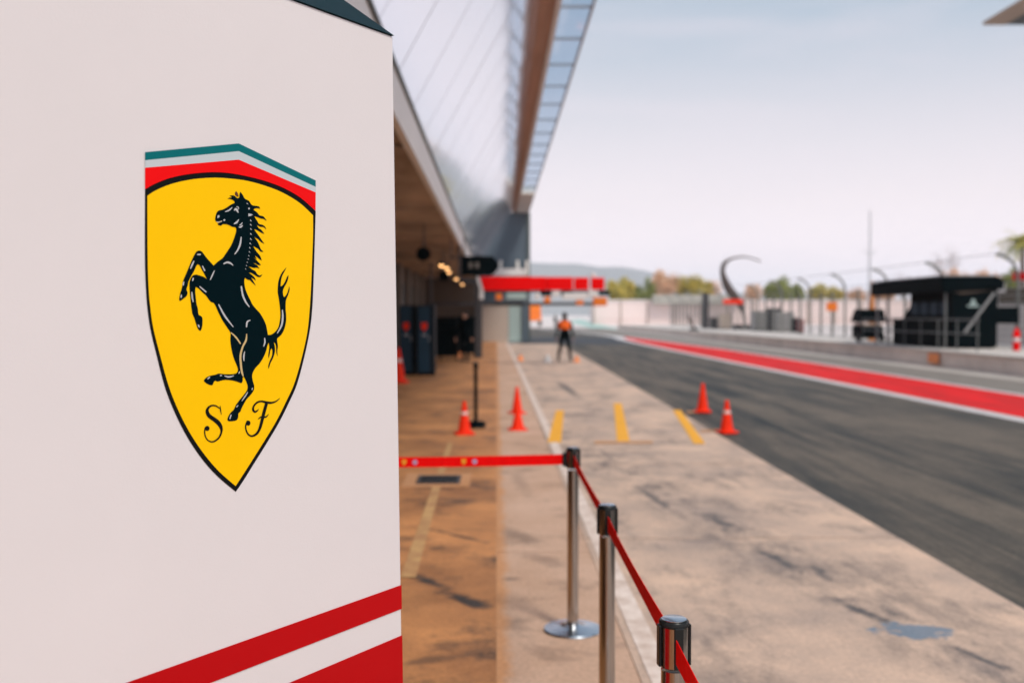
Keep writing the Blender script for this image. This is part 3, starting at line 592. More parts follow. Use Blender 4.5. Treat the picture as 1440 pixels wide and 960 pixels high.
def put(o, px, py, r=0): g = G(px, py); o.location = (g.x, g.y, 0); o.rotation_euler.z = R(r)
cS = make_cone('orange cone with a white band beside the black belt post', .46, True); put(cS, 653, 610, 10)
cN = make_cone('plain orange cone next to the white line, in front of its twin', .45); put(cN, 728, 604, 4)
g = G(727, 581); dup(cN, (g.x, g.y, 0), 'plain orange cone next to the white line, behind its twin', R(20)); cN.scale = (1.05, 1.05, .70)
g = G(988, 579); dup(cN, (g.x, g.y, 0), 'plain orange cone on the asphalt, the farther of two', R(-8)).scale = (1.08, 1.08, 1.1)
g = G(1022, 608); dup(cS, (g.x, g.y, 0), 'orange cone with a pale band on the asphalt edge', R(14))
cB = make_cone('large red cone with a white band in front of the lockers', .86, True); put(cB, 560, 538, 0)
g = G(655, 501); fc = thing('flight_case', 'tall black flight cases stacked behind the person by the trolley', 'flight case', (g.x, g.y, 0))
MB().box(-.42, .46, 0, .7, .12, .95).build('case', M['black'], fc, bevel=.03, world=False)
MB().box(-.40, .40, .02, .68, .955, 1.62).build('case', M['black'], fc, bevel=.03, world=False)
for sx_ in (-.3, .34):
    for sy_ in (.1, .6): MB().tube([(sx_-.02, sy_, .06), (sx_+.02, sy_, .06)], .06, 12).build('castor', M['rubber'], fc, True, world=False)
for z in (.5, 1.3): MB().box(-.10, .12, -.018, -.001, z-.05, z+.05).build('handle', M['dark_steel'], fc, world=False)
for px, py, lab, mm in ((732, 507, 'tiny orange marker cone near the white line', 'cone_far'), (811, 509, 'tiny orange marker cone at the right foot of the standing man', 'cone_far'), (770, 509, 'tiny white marker cone to the left of the standing man', 'white'), (646, 502, 'tiny orange marker cone in front of the black trolley', 'cone_far')):
    g = G(px, py); t = thing('marker_cone', lab, 'marker cone', (g.x, g.y, 0), 'tiny marker cones'); t.scale = (1.35,)*3 if mm == 'white' else (1.1,)*3
    MB().lathe([(.13, 0), (.135, .012), (.10, .03), (.085, .06), (.055, .16), (.045, .19), (0, .192)], n=16).build('cone_body', M[mm], t, True, world=False)

# ---------------------------------------------------------------- drain in the garage floor
g0 = G(584, 681); g1 = G(649, 669.5); d = thing('drain', 'dark slotted drain grate let into the brown garage floor', 'drain', ((g0.x+g1.x)/2, (g0.y+g1.y)/2, 0))
x0, x1, y0, y1 = g0.x, g1.x, g0.y, g1.y
MB().box(x0-.13, x1+.10, y0-.16, y1+.16, .002, .0075).build('concrete_surround', M['strip'], d)
fr = MB(); fr.box(x0, x1, y0, y0+.03, .008, .016).box(x0, x1, y1-.03, y1, .008, .016).box(x0, x0+.03, y0+.031, y1-.031, .008, .016).box(x1-.03, x1, y0+.031, y1-.031, .008, .016)
fr.build('frame', M['dark_steel'], d)
MB().box(x0+.031, x1-.031, y0+.031, y1-.031, .0078, .009).build('drain_bed', M['black'], d)
n = 9
for i in range(n):
    xx = x0+.045+(x1-x0-.09)*i/(n-1); MB().box(xx-.008, xx+.008, y0+.032, y1-.032, .0095, .015).build('slat', M['dark_steel'], d)

# ---------------------------------------------------------------- pit building
AB = -1.18; HB = EYE+2.33; HT = EYE+2.91; HW = EYE+6.73; YE = 64.0; YN = -6.0
def a_top(y): return .93+.004*(y-21)
pb = thing('pit_building', 'long pit garage building with brown canopy and leaning mirror glass front', 'building', (-4.6, 30, 0))
MB().box(AB-.10, AB, YN, YE, HB, HT-.06).build('fascia', M['fascia'], pb)
MB().box(AB-.10, AB+.035, YN, YE, HT-.058, HT).build('fascia_trim', M['dark_trim'], pb)
y = YN; k = 0
while y < YE-1:                                                    # canopy soffit in bays
    MB().box(-4.6, AB-.102, y, min(y+3.98, YE), HB+.03+random.uniform(0, .012), HB+.16).build('soffit_panel', M['soffit'], pb)
    y += 4
y = 6
while y < YE:
    MB().box(-4.6, AB-.104, y-.12, y+.12, HB-.02-.0, HB+.028).build('soffit_beam', M['soffit'], pb); y += 8
MB().box(-4.9, -4.605, YN, YE, 0, HB+.16).build('wall', M['wall'], pb)
MB().box(-4.6, AB-.2, YE-.3, YE-.02, 0, HB+.02).build('end_wall', M['wall'], pb)
y = 8.0
while y < YE-4:                                                    # garage doors between pale pillars
    MB().box(-4.604, -4.52, y+.55, y+4.1, 0.01, 3.2).build('garage_door', M['door_dark'], pb)
    MB().box(-4.604, -4.32, y-.28, y+.28, 0, HB+.02).build('pillar', M['door_pale'], pb)
    y += 4.7
for yy in (37.2, 43.0, 51.0, 60.0, 39.2):
    q = Vector(((-2.04 if yy != 39.2 else -1.95), yy, EYE+1.92))
    lp = thing('canopy_lamp', 'lit lamp' , 'lamp', tuple(q), 'warm lamps under the canopy')
    lp['label'] = {37.2: 'warm round lamp under the canopy, nearest and farthest left', 39.2: 'warm round lamp close beside the nearest canopy lamp', 43.0: 'warm round lamp under the canopy, second along the row', 51.0: 'warm round lamp under the canopy, third along the row', 60.0: 'warm round lamp under the canopy, farthest, by the black sign'}[yy]
    lh_ = MB().lathe([(.10, -.06), (.14, 0), (.14, .05), (.05, .10), (.012, .12), (.012, HB+.03-q.z)], tuple(q), 16).build('lamp_housing', M['dark_steel'], lp, True)
    MB().ball((q.x, q.y, q.z-.055), .085, 12, (1, 1, .8)).build('bulb', M['emit'], lh_, True)
for px, py, yy, lab in ((596, 356, 26, 'black loudspeaker hanging under the canopy, the nearer one'), (624, 387, 36, 'black loudspeaker hanging under the canopy, lower and farther')):
    q = at(px, py, yy); sp = thing('loudspeaker', lab, 'loudspeaker', tuple(q), 'loudspeakers under the canopy')
    MB().tube([q+Vector((0, -.16, -.03)), q+Vector((0, .05, 0)), q+Vector((0, .2, .01))], [.19, .14, .08], 16).build('horn', M['black'], sp, True)
    MB().tube([q+Vector((0, .05, .08)), Vector((q.x, q.y+.05, HB+.03))], .02, 8).build('bracket', M['dark_steel'], sp)

# leaning mirror glass front, one pane after another
def fac(y, t, off=0.0):
    b = Vector((AB-.02, y, HT+.002)); tp = Vector((a_top(y), y, HW-.004)); p = b.lerp(tp, t); nrm = Vector((tp.z-b.z, 0, -(tp.x-b.x))).normalized(); return p+nrm*off
y = 3.83
rf = random.Random(11)
while y < YE-2.0:
    ya, yb = y+.022, y+2.08-.022; j = rf.uniform(-.006, .006)
    MB().prism([fac(ya, 0, 0), fac(yb, 0, j), fac(yb, 1, j), fac(ya, 1, 0)], Vector((-.03, 0, .012))).build('glass_pane', M['facade'], pb)
    MB().prism([fac(y-.02, 0, -.004), fac(y+.02, 0, -.004), fac(y+.02, 1, -.004), fac(y-.02, 1, -.004)], Vector((-.05, 0, .02))).build('mullion', M['pale_steel'], pb)
    y += 2.08
# upper roof: timber soffit, pale edge, glazed visor
ys = [3, 12, 21, 30, 40, 50, 60, 68]
a1, a2, a3 = 1.29, 1.40, 2.13
v = []; f = []
for i, yy in enumerate(ys): v += [(a_top(yy)-.05, yy, HW), (a1, yy, HW), (a1, yy, HW+.35), (a_top(yy)-.05, yy, HW+.35)]
for i in range(len(ys)-1):
    for k in range(4): f.append((i*4+k, i*4+4+k, i*4+4+(k+1) % 4, i*4+(k+1) % 4))
f += [(0, 1, 2, 3), (len(v)-1, len(v)-2, len(v)-3, len(v)-4)]
MB().add(v, f).build('roof_soffit', M['wing_brown'], pb)
for k in range(3):
    xx = .70+.0+.19*k
    MB().box(xx, xx+.035, 10+8*k, 68, HW-.03, HW-.001).build('soffit_batten', M['wing_brown'], pb)
MB().box(a1+.001, a2, 3, 68, HW-.05, HW+.36).build('roof_edge', M['fascia'], pb)
MB().box(a3-.05, a3, 3, 54.6, HW-.04, HW+.04).build('visor_rail', M['pale_steel'], pb)
y = 21.9-2.52*7
while y < 54:
    MB().box(a2+.001, a3-.051, y-.03, y+.03, HW-.03, HW+.03).build('visor_bar', M['visor_steel'], pb)
    if y+2.52 < 54.7:
        MB().box(a2+.01, a3-.053, y+.05, y+2.47, HW+.005, HW+.02).build('visor_glass', M['pane'], pb)
    y += 2.52
MB().box(a2+.002, a3, 54.8, 67.8, HW-.08, HW+.34).build('visor_end', M['fascia'], pb)

# end tower
tw_ = thing('end_tower', 'slate grey tower closing the pit building at its far end', 'tower', (0, 66, 0))
MB().box(-5.2, 2.0, 65.0, 71, 0, HW-.06).build('wall', M['tower'], tw_)
MB().box(2.001, 2.2, 64.9, 71, 0, HW-.09).build('corner_pier', M['tower_edge'], tw_)
for px in (704, 766-38, 741):
    q0 = at(px, 388, 64.7); MB().box(q0.x-.09, q0.x+.09, 64.6, 64.98, q0.z, q0.z+1.0).build('light_strip', M['fascia'], tw_)
q0 = at(688, 388, 64.5); q1 = at(738, 378, 64.5)
MB().box(q0.x, q1.x, 64.2, 64.55, q0.z, q1.z).build('pale_ledge', M['white'], tw_)
# screens closing off the apron below the tower
sc = thing('apron_screen', 'beige and aqua screen wall across the apron below the tower', 'screen wall', (0, 62.6, 0))
for (xa, xb, m_, nm) in ((676, 715, 'beige', 'beige_panel'), (715.6, 734, 'aqua', 'aqua_panel')):
    qa = at(xa, 430, 62.5); qb = at(xb, 430, 62.5); MB().box(qa.x, qb.x, 62.5, 62.6, 0, 2.3).build(nm, M[m_], sc)
qa = at(734.5, 430, 62.5); qb = at(742.5, 430, 62.5); MB().box(qa.x, qb.x, 62.3, 62.7, 0, 3.0).build('dark_post', M['tower'], sc)
qa = at(674, 430, 62.5); MB().box(qa.x, qb.x, 62.44, 62.66, 2.302, 2.52).build('top_rail', M['dark_trim'], sc)

# black hanging sign at the canopy edge
q0 = at(655, 387, 30); q1 = at(684, 360, 30); q2 = at(701, 373, 30)
sg_ = thing('hanging_sign', 'black arrow shaped box sign hanging at the canopy edge', 'sign', (q0.x, 30, q0.z))
bx_ = MB().prism([(q0.x-.15, 30, q0.z), (q1.x+.18, 30, q0.z), (q2.x, 30, q2.z-.08), (q2.x, 30, q2.z+.08), (q1.x+.18, 30, q1.z), (q0.x-.15, 30, q1.z)], (0, .22, 0)).build('box', M['black'], sg_, bevel=.02)
for px in (671, 662):
    q = at(px, 373, 29.99); MB().box(q.x-.05, q.x+.05, 29.985, 29.998, q.z-.09, q.z+.09).build('mark', M['door_pale'], bx_)
for xx in (q0.x-.05, q0.x-.45): MB().tube([(xx, 30.1, q1.z-.02 if xx > q0.x-.2 else q1.z-.02), (xx, 30.1, HB+.03)], .018, 8).build('hanger', M['dark_steel'], sg_)
MB().box(q0.x-.5, q0.x-.14, 30.05, 30.15, q1.z-.06, q1.z-.01).build('bracket', M['dark_steel'], sg_)

# ---------------------------------------------------------------- pit gantries
q0 = at(679, 408, 33); q1 = at(806, 389, 33)
rb = thing('red_gantry', 'bright red pit gantry boom reaching out over the lane', 'gantry', (q0.x, 33, q0.z))
segs = [(680, 768, 'boom_panel'), (768.6, 806, 'boom_panel'), (808, 828, 'boom_panel'), (832, 850, 'boom_panel')]
for i, (xa, xb, nm) in enumerate(segs):
    pa = at(xa, 400, 33); pc = at(xb, 400, 33); hh = .01*i
    pts = [(pa.x-(.12 if i == 0 else 0), 33, q1.z-hh), (pa.x+(.0 if i == 0 else 0), 33, q0.z+hh*.6), (pc.x, 33, q0.z+hh*.6), (pc.x, 33, q1.z-hh)]
    MB().prism(pts, (0, .34, 0)).build(nm, M['red_boom'], rb, bevel=.02)
pa = at(674, 400, 33); MB().prism([(pa.x-.11, 33.0, q1.z), (pa.x+.03, 33.0, q0.z), (pa.x+.125, 33.0, q0.z), (pa.x-.0, 33.0, q1.z)], (0, .33, 0)).build('white_end', M['white'], rb)
MB().box(AB-.08, pa.x-.1, 33.08, 33.24, q1.z-.22, q1.z-.06).build('boom_arm', M['dark_steel'], rb)
MB().tube([(AB-.05, 33.16, q1.z-.07), (AB-.05, 33.16, HB+.01)], .04, 8).build('hanger', M['dark_steel'], rb)
for i, (xa, xb, ya, yb, m_) in enumerate(((760, 775, 408.5, 416, 'black'), (776, 787, 408.5, 417, 'white'), (789, 805, 408.5, 416, 'black'), (791, 826, 412, 421, 'white'), (827, 840, 405, 418, 'white'), (842, 857, 408.5, 415, 'black'), (752, 759, 412, 421, 'white'), (674, 680, 406, 421, 'white'))):
    pa = at(xa, yb, 33.2); pc = at(xb, ya, 33.2)
    MB().box(pa.x, pc.x, 33.02+.01*(i % 3), 33.3, pa.z, pc.z).build('hose_reel' if m_ == 'black' else 'lamp_box', M[m_], rb, bevel=.02)
MB().tube([at(672, 410, 33.17), at(858, 410, 33.17)], .03, 8).build('service_rail', M['dark_steel'], rb)
MB().box(at(832, 388, 33).x, at(838, 388, 33).x, 33.1, 33.25, q1.z-.03, q1.z+.14).build('beacon', M['white'], rb, bevel=.02)

q0 = at(668, 431, 45); q1 = at(852, 424, 45)
db = thing('dark_gantry', 'slim dark gantry bar with orange units hanging beyond the red boom', 'gantry', (q0.x, 45, q0.z))
MB().box(q0.x-2.2, q1.x, 45, 45.16, q0.z+.05, q1.z-.03).build('bar', M['dark_steel'], db, bevel=.01)
MB().tube([(q0.x-2.0, 45.08, q1.z-.04), (q0.x-2.0, 45.08, HB+.03)], .05, 8).build('hanger', M['dark_steel'], db)
for xa, xb, ya, yb, m_ in ((765, 774, 417, 426, 'orange'), (810, 820, 422, 429, 'orange'), (834, 853, 418, 430, 'orange'), (697, 706, 413, 422, 'orange'), (712, 740, 412, 421, 'aqua')):
    pa = at(xa, yb, 44.9); pc = at(xb, ya, 44.9); MB().box(pa.x, pc.x, 44.7, 44.99, pa.z, pc.z).build('service_unit', M[m_], db, bevel=.03)

# ---------------------------------------------------------------- things under the canopy
lk0 = None
for px, lab in ((574, 'navy steel locker with red crest, the one nearer the partition wall'), (600, 'navy steel locker with red crest, the one nearer the black trolley')):
    g = G(px, 527.5)
    if lk0 is None:
        t = lk0 = thing('locker', lab, 'locker', (0, 0, 0), 'navy lockers under the canopy')
        MB().box(-.24, .24, 0, .55, .06, 1.94).build('body', M['navy_side'], t, bevel=.012)
        dr = MB().box(-.225, .10, -.022, -.001, .10, 1.90).build('door', M['navy'], t, bevel=.008)
        MB().box(.112, .225, -.022, -.001, .10, 1.90).build('door', M['navy_side'], t, bevel=.008)
        MB().box(-.22, .22, .03, .52, .0, .058).build('plinth', M['black'], t)
        MB().prism([(-.13+.0, -.023, 1.46), (.03, -.023, 1.46), (.03, -.023, 1.33), (-.05, -.023, 1.22), (-.13, -.023, 1.33)][::-1], (0, -.002, 0)).build('crest', M['cone'], dr)
        MB().box(-.11, .01, -.0235, -.0225, 1.10, 1.14).build('lettering', M['pale_steel'], dr)
        MB().box(.075, .09, -.045, -.023, .95, 1.10).build('handle', M['pale_steel'], dr)
        t.location = (g.x, g.y, 0)
    else: dup(lk0, (g.x, g.y-.2, 0), lab)
g = G(630, 507); tr = thing('tool_trolley', 'black covered tool trolley standing by the pillar under the canopy', 'trolley', (g.x, g.y, 0))
MB().box(-.50, .38, 0, .7, .16, 1.12).build('cabinet', M['black'], tr, bevel=.03, world=False)
MB().box(-.54, .42, -.04, .74, 1.122, 1.20).build('worktop', M['black'], tr, bevel=.01, world=False)
MB().box(-.46, .34, .1, .62, 1.202, 1.60).build('case', M['black'], tr, bevel=.05, world=False)
for k in range(3): MB().box(-.34, .34, -.022, -.001, .24+.28*k, .48+.28*k).build('drawer', M['black'], tr, bevel=.008, world=False)
for sx_ in (-.3, .3):
    for sy_ in (.1, .6): MB().tube([(sx_-.025, sy_, .075), (sx_+.025, sy_, .075)], .075, 14).build('wheel', M['rubber'], tr, True, world=False)
g = G(673, 503); MB_ = MB().box(g.x-.14, g.x+.14, g.y, g.y+.28, 0, HB+.02)
tag(MB_.build('canopy_pillar', M['dark_steel'], None, bevel=.02), 'dark grey square pillar holding up the canopy edge', 'pillar')

# ---------------------------------------------------------------- people
def person(label, loc, rotz, stance, vest=None, arms=((.30, -.02), (.30, .05))):
    t = thing('person', label, 'person', loc); t.rotation_euler.z = rotz
    V = []; Ed = []; Rd = []
    def a(p, r, par=None):
        V.append(p); Rd.append(r); i = len(V)-1
        if par is not None: Ed.append((par, i))
        return i
    pel = a((0, 0, .95), (.155, .115)); ab = a((0, -.005, 1.10), (.14, .105), pel); ch = a((0, 0, 1.28), (.165, .12), ab); ub = a((0, .005, 1.41), (.14, .10), ch); nk = a((0, .01, 1.51), (.06, .06), ub); 
    hd = a((0, -.005, 1.59), (.074, .088), nk); tp = a((0, 0, 1.69), (.074, .09), hd); a((0, .005, 1.735), (.045, .05), tp)
    for s, (fx, fy) in zip((-1, 1), stance):
        h = a((s*.095, 0, .89), (.092, .098), pel); k = a((s*.10+(fx-s*.10)*.45, fy*.35-.03, .49), (.06, .062), h); c = a((fx*.8+s*.02, fy*.6-.01, .33), (.056, .062), k)
        an = a((fx, fy+.02, .09), (.038, .042), c); a((fx+s*.01, fy-.10, .045), (.043, .036), an)
    for s, (ox, oy) in zip((-1, 1), arms):
        sh = a((s*.185, .005, 1.40), (.062, .062), ub); el_ = a((s*.255, oy*.4+.03, 1.13), (.044, .044), sh); wr = a((s*ox, oy-.06, .90), (.028, .030), el_); a((s*ox, oy-.075, .85), (.022, .034), wr)
    me = bpy.data.meshes.new('body'); me.from_pydata(V, Ed, []); o = link('body', me, t); me.materials.append(M['cloth'])
    sk = o.modifiers.new('skin', 'SKIN')
    for i, r in enumerate(Rd): me.skin_vertices[0].data[i].radius = r
    me.skin_vertices[0].data[0].use_root = True
    sb = o.modifiers.new('smooth', 'SUBSURF'); sb.levels = 2; sb.render_levels = 2
    # head over the collar: face, ears, hair; hands with fingers
    hb = MB().ball((0, -.006, 1.635), .1, 20, (.80, .98, 1.22))
    hb.ball((0, -.102, 1.625), .018, 8, (.8, 1.1, 1.5)).ball((-.082, .0, 1.63), .024, 8, (.4, .9, 1.4)).ball((.082, .0, 1.63), .024, 8, (.4, .9, 1.4))
    hb.ball((0, -.085, 1.575), .022, 8, (1.6, .7, .5)).build('face', M['skin'], t, True, world=False)
    e = MB(); e.ball((-.032, -.092, 1.652), .011, 8).ball((.032, -.092, 1.652), .011, 8); e.build('eyes', M['black'], t, True, world=False)
    MB().ball((0, .012, 1.662), .104, 16, (.86, .98, 1.12)).build('hair', M['hair'], t, True, world=False)
    for s, (ox, oy) in zip((-1, 1), arms):
        hv = [(s*ox, oy-.073, .865)]; hr = [(.022, .030)]; he = []
        def ha(p, r, par): hv.append(p); hr.append((r, r)); he.append((par, len(hv)-1)); return len(hv)-1
        pm = ha((s*ox, oy-.085, .80), .026, 0)
        for k in range(4):
            fy_ = oy-.085+(k-1.5)*.019; q = ha((s*(ox-.003), fy_, .765), .0095, pm); q = ha((s*(ox-.008), fy_, .735), .0088, q); ha((s*(ox-.02), fy_, .712-.006*abs(k-1.3)), .0078, q)
        q = ha((s*(ox-.012), oy-.118, .825), .0105, 0); q = ha((s*(ox-.02), oy-.135, .79), .0095, q); ha((s*(ox-.024), oy-.138, .765), .0085, q)
        hm = bpy.data.meshes.new('hand'); hm.from_pydata(hv, he, []); ho = link('hand', hm, t); hm.materials.append(M['skin']); ho.modifiers.new('skin', 'SKIN')
        for i, r in enumerate(hr): hm.skin_vertices[0].data[i].radius = r
        hm.skin_vertices[0].data[0].use_root = True; ss = ho.modifiers.new('smooth', 'SUBSURF'); ss.levels = 1; ss.render_levels = 1
    if vest:
        prof = vest; n = 24; v = []; f = []
        for (z, rx, ry) in prof:
            for k in range(n): v.append((rx*math.cos(2*math.pi*k/n), ry*math.sin(2*math.pi*k/n), z))
        for i in range(len(prof)-1):
            for k in range(n): f.append((i*n+k, i*n+(k+1) % n, (i+1)*n+(k+1) % n, (i+1)*n+k))
        MB().add(v, f).build('vest', M['hivis'], t, True, world=False)
    for s, (fx, fy) in zip((-1, 1), stance):
        MB().ball((fx+s*.008, fy-.055, .045), .05, 12, (.95, 2.55, .9)).build('shoe', M['rubber'], t, True, world=False)
    return t
g = G(794, 508)
pm_ = person('man in black with an orange vest standing with legs apart on the apron edge', (g.x, g.y, 0), R(165), ((-.20, .06), (.21, -.05)), [(1.17, .20, .165), (1.25, .212, .172), (1.36, .222, .168), (1.42, .205, .15), (1.465, .13, .115)], ((.27, .0), (.29, .0))); pm_.scale = (1.12, 1.12, 1.0)
g = G(654, 508)
person('person in black standing by the black trolley under the canopy', (g.x, g.y, 0), R(-30), ((-.11, .02), (.11, -.02))).scale = (1.1, 1.1, 1.0)
g = G(781, 461)
person('far small person in dark clothes seen behind the man in the orange vest', (g.x, g.y, 0), R(20), ((-.12, .04), (.12, -.04)))

# far orange recovery vehicle
g = G(751, 458.6); ov = thing('recovery_truck', 'orange recovery truck parked far down the pit lane', 'truck', (g.x, g.y, 0))
MB().box(-1.35, 1.15, 0, 1.9, .8, 1.6).box(-1.25, 1.05, .25, 1.85, 1.601, 3.3).build('cab', M['orange'], ov, bevel=.12, world=False)
MB().box(-.9, .9, 1.852, 1.88, 1.75, 2.5).build('windscreen', M['black'], ov, bevel=.02, world=False)
MB().box(-1.1, 1.1, 1.95, 6.2, .75, 1.05).build('flatbed', M['orange'], ov, world=False)
for sx_ in (-1.0, 1.0):
    for sy_ in (.75, 4.9): MB().tube([(sx_-.16, sy_, .5), (sx_+.16, sy_, .5)], .5, 20).build('wheel', M['rubber'], ov, True, world=False)
    MB().box(sx_*.75-.14, sx_*.75+.14, -.03, -.002, .85, 1.05).build('headlight', M['white'], ov, bevel=.01, world=False)

# ---------------------------------------------------------------- pit wall and what stands on it
pw = thing('pit_wall', 'low concrete pit wall along the far side of the lane', 'wall', (16, 60, 0))
y = 8.0
while y < 118:
    MB().box(14.4, 19.6, y, y+4.97, -.1, .47+random.uniform(-.004, .004)).build('wall_block', M['pit_wall'], pw)
    MB().box(14.34, 19.6, y+.004, y+4.966, .478, .53).build('coping', M['cap_stone'], pw); y += 5
PZ = .53
# black pit stand
X0, X1, Y0, Y1 = 15.35, 16.95, 33.6, 39.9
st = thing('pit_stand', 'black pit wall stand with roof and screens on the pit wall', 'pit stand', (X0, Y0, PZ))
MB().box(X0+.1, X1, Y0+.05, Y1-1.3, PZ, PZ+1.0).build('desk', M['black'], st, bevel=.03)
sbk = MB().prism([(X0+.25, Y1-1.9, PZ+1.0), (X0+.25, Y0+.1, PZ+1.0), (X0+.25, Y0+.1, PZ+2.02), (X0+.25, Y1-2.6, PZ+2.02), (X0+.25, Y1-2.6, PZ+1.5)], (.5, 0, 0)).build('screen_bank', M['black'], st)
for k in range(4):
    yy = Y0+.55+.8*k; MB().box(X0+.22, X0+.248, yy, yy+.6, PZ+1.15, PZ+1.6).build('screen', M['navy'], sbk, bevel=.01)
MB().prism([(X0-.25, Y0-.1, PZ+2.44), (X0-.25, Y0-.1, PZ+1.93), (X0-.05, Y0-.1, PZ+1.90), (X1-.1, Y0-.1, PZ+2.05), (X1+.25, Y0-.1, PZ+2.0), (X1+.3, Y0-.1, PZ+2.3), (X1+.05, Y0-.1, PZ+2.46)], (0, Y1-Y0+.2, 0)).build('roof', M['black'], st, bevel=.04)
MB().box(X0-.2, X1, Y0, Y1, PZ+2.47, PZ+2.50).build('roof_top', M['pale_steel'], st)
MB().box(X1+.03, X1+.09, Y0+.02, Y1-1.0, PZ+.05, PZ+2.0).build('back_panel', M['black'], st)
epn = MB().box(X0+.15, X1+.02, Y0, Y0+.04, PZ+.1, PZ+1.975).build('end_panel', M['black'], st)
MB().prism([(X0+.0, Y0-.02, PZ+1.95), (X0+.45, Y0-.02, PZ+1.85), (X1-.1, Y0-.02, PZ+1.97)], (0, .015, 0)).build('gable_panel', M['wall'], st)
em = MB(); cx, cz = X0+.85, PZ+1.42
em.prism([(cx-.20, Y0-.012, cz), (cx+.20, Y0-.012, cz), (cx+.20, Y0-.012, cz+.07), (cx-.20, Y0-.012, cz+.07)], (0, .010, 0))
em.prism([(cx-.10, Y0-.012, cz+.09), (cx+.10, Y0-.012, cz+.09), (cx+.06, Y0-.012, cz+.22), (cx, Y0-.012, cz+.28), (cx-.06, Y0-.012, cz+.22)], (0, .010, 0))
em.build('logo', M['aqua'], epn)
MB().tube([(X0+.55, Y0-.05, PZ+.55), (X1-.05, Y0-.05, PZ+1.9)], .05, 8).build('stay', M['grey'], st)
for yy in (Y0+.1, Y1-.15, Y1-1.2): MB().tube([(X0-.05, yy, PZ), (X0-.05, yy, PZ+1.95)], .045, 8).build('post', M['rail_steel'] if yy < Y1-1.3 else M['grey'], st)
MB().box(X1+.05, X1+1.0, Y0+.3, Y0+2.0, PZ+.85, PZ+1.42).build('side_cabinet', M['black'], st, bevel=.03)
for xx in (X1+.12, X1+.92): MB().tube([(xx, Y0+.4, PZ), (xx, Y0+.4, PZ+.86)], .03, 8).build('leg', M['grey'], st)
# handrail before the stand
hr_ = thing('handrail', 'grey tubular handrail in front of the black pit stand', 'handrail', (14.9, 36, PZ))
for z in (.55, 1.0): MB().tube([(14.9, 30.5, PZ+z), (14.9, 40.3, PZ+z)], .025, 8).build('rail', M['rail_steel'], hr_)
for k in range(8): MB().tube([(14.9, 30.6+1.38*k, PZ), (14.9, 30.6+1.38*k, PZ+1.02)], .025, 8).build('post', M['rail_steel'], hr_)
# small black cart
q = at(1226, 490, 41.5); ct = thing('small_cart', 'small black hooded cart standing to the left of the pit stand', 'cart', (q.x, 41.5, PZ))
MB().box(-.50, .50, 0, 1.0, .16, .70).build('tub', M['black'], ct, bevel=.05, world=False)
MB().prism([(-.58, 0, .84), (.62, 0, .84), (.5, 0, 1.40), (-.4, 0, 1.40)], (0, 1.0, 0)).build('hood', M['black'], ct, bevel=.04, world=False)
MB().box(-.4, .4, .02, .98, .702, .78).build('tray', M['beige'], ct, world=False)
for sx_ in (-.38, .38):
    for sy_ in (.06, .94): MB().tube([(sx_, sy_, .60), (sx_, sy_, .85)], .025, 8).build('hood_post', M['dark_steel'], ct, world=False)
for sx_ in (-.5, .5): MB().tube([(sx_-.05, .2, .2), (sx_+.05, .2, .2)], .2, 16).build('wheel', M['rubber'], ct, True, world=False)
# extinguisher
q = at(1429, 498, 31.5); fe = thing('fire_extinguisher', 'red fire extinguisher with a white band on the pit wall', 'extinguisher', (q.x, 31.5, PZ))
MB().lathe([(.10, 0), (.105, .02), (.105, .30)], n=16).build('tank', M['em_red'], fe, True, world=False)
MB().lathe([(.106, .302), (.106, .42)], n=16).build('label_band', M['white'], fe, True, world=False)
MB().lathe([(.105, .422), (.105, .58), (.06, .66), (.03, .70), (.03, .76), (0, .76)], n=16).build('shoulder', M['em_red'], fe, True, world=False)
MB().tube([(.03, 0, .74), (.12, 0, .70), (.13, 0, .35)], .015, 8).build('hose', M['rubber'], fe, True, world=False)
# orange plate on the wall face, orange sign, orange pole, masts
q = at(1353, 506, 32.4); o = MB().box(14.30, 14.335, 32.0, 32.75, .10, .42).build('wall_plate', M['cone_far'], None, bevel=.005)
tag(o, 'faded orange plate fixed to the face of the pit wall', 'plate')
def sign(px, py, Y, w, h, m_, lab, name='board_sign', cat='sign'):
    q = at(px, py, Y); t = thing(name, lab, cat, (q.x, Y, PZ))
    MB().box(q.x-w/2, q.x+w/2, Y, Y+.04, q.z-h/2, q.z+h/2).build('board', M[m_], t, bevel=.01)
    MB().tube([(q.x, Y+.08, PZ if q.x < 19.5 else 0), (q.x, Y+.08, q.z+h/2)], .03, 8).build('post', M['grey'], t); return t
sign(1170, 431, 50, .55, .42, 'orange', 'small orange board sign on a post left of the cart')
sign(1031, 424, 75, 1.5, .34, 'cone', 'wide orange red board under the curved pylon')
sign(1434, 388, 52, .75, .45, 'em_red', 'red and white board sign at the right edge', 'board_sign')
sign(1405, 404, 60, .8, .6, 'white', 'small white board sign right of the pit stand')
q = at(1226, 443, 44); tp_ = thing('orange_pole', 'tapered orange pole standing behind the small black cart', 'pole', (q.x, 44, PZ))
MB().tube([(q.x, 44, PZ), (q.x, 44, q.z+.2), (q.x, 44, at(1226, 395, 44).z)], [.17, .14, .05], 10).build('shaft', M['orange_dull'], tp_, True)
q = at(1222, 470, 120); lm = thing('light_mast', 'tall thin pale mast rising behind the orange pole', 'mast', (q.x, 120, 0))
zt_ = at(1222, 296, 120).z; zc = at(1222, 358, 120).z
MB().tube([(q.x, 120, 0), (q.x, 120, zt_)], [.16, .09], 10).build('shaft', M['pale_steel'], lm)
MB().tube([(q.x-.8, 120, zc+.5), (q.x, 120, zc), (q.x+.8, 120, zc+.5)], .06, 8).build('crossarm', M['pale_steel'], lm)
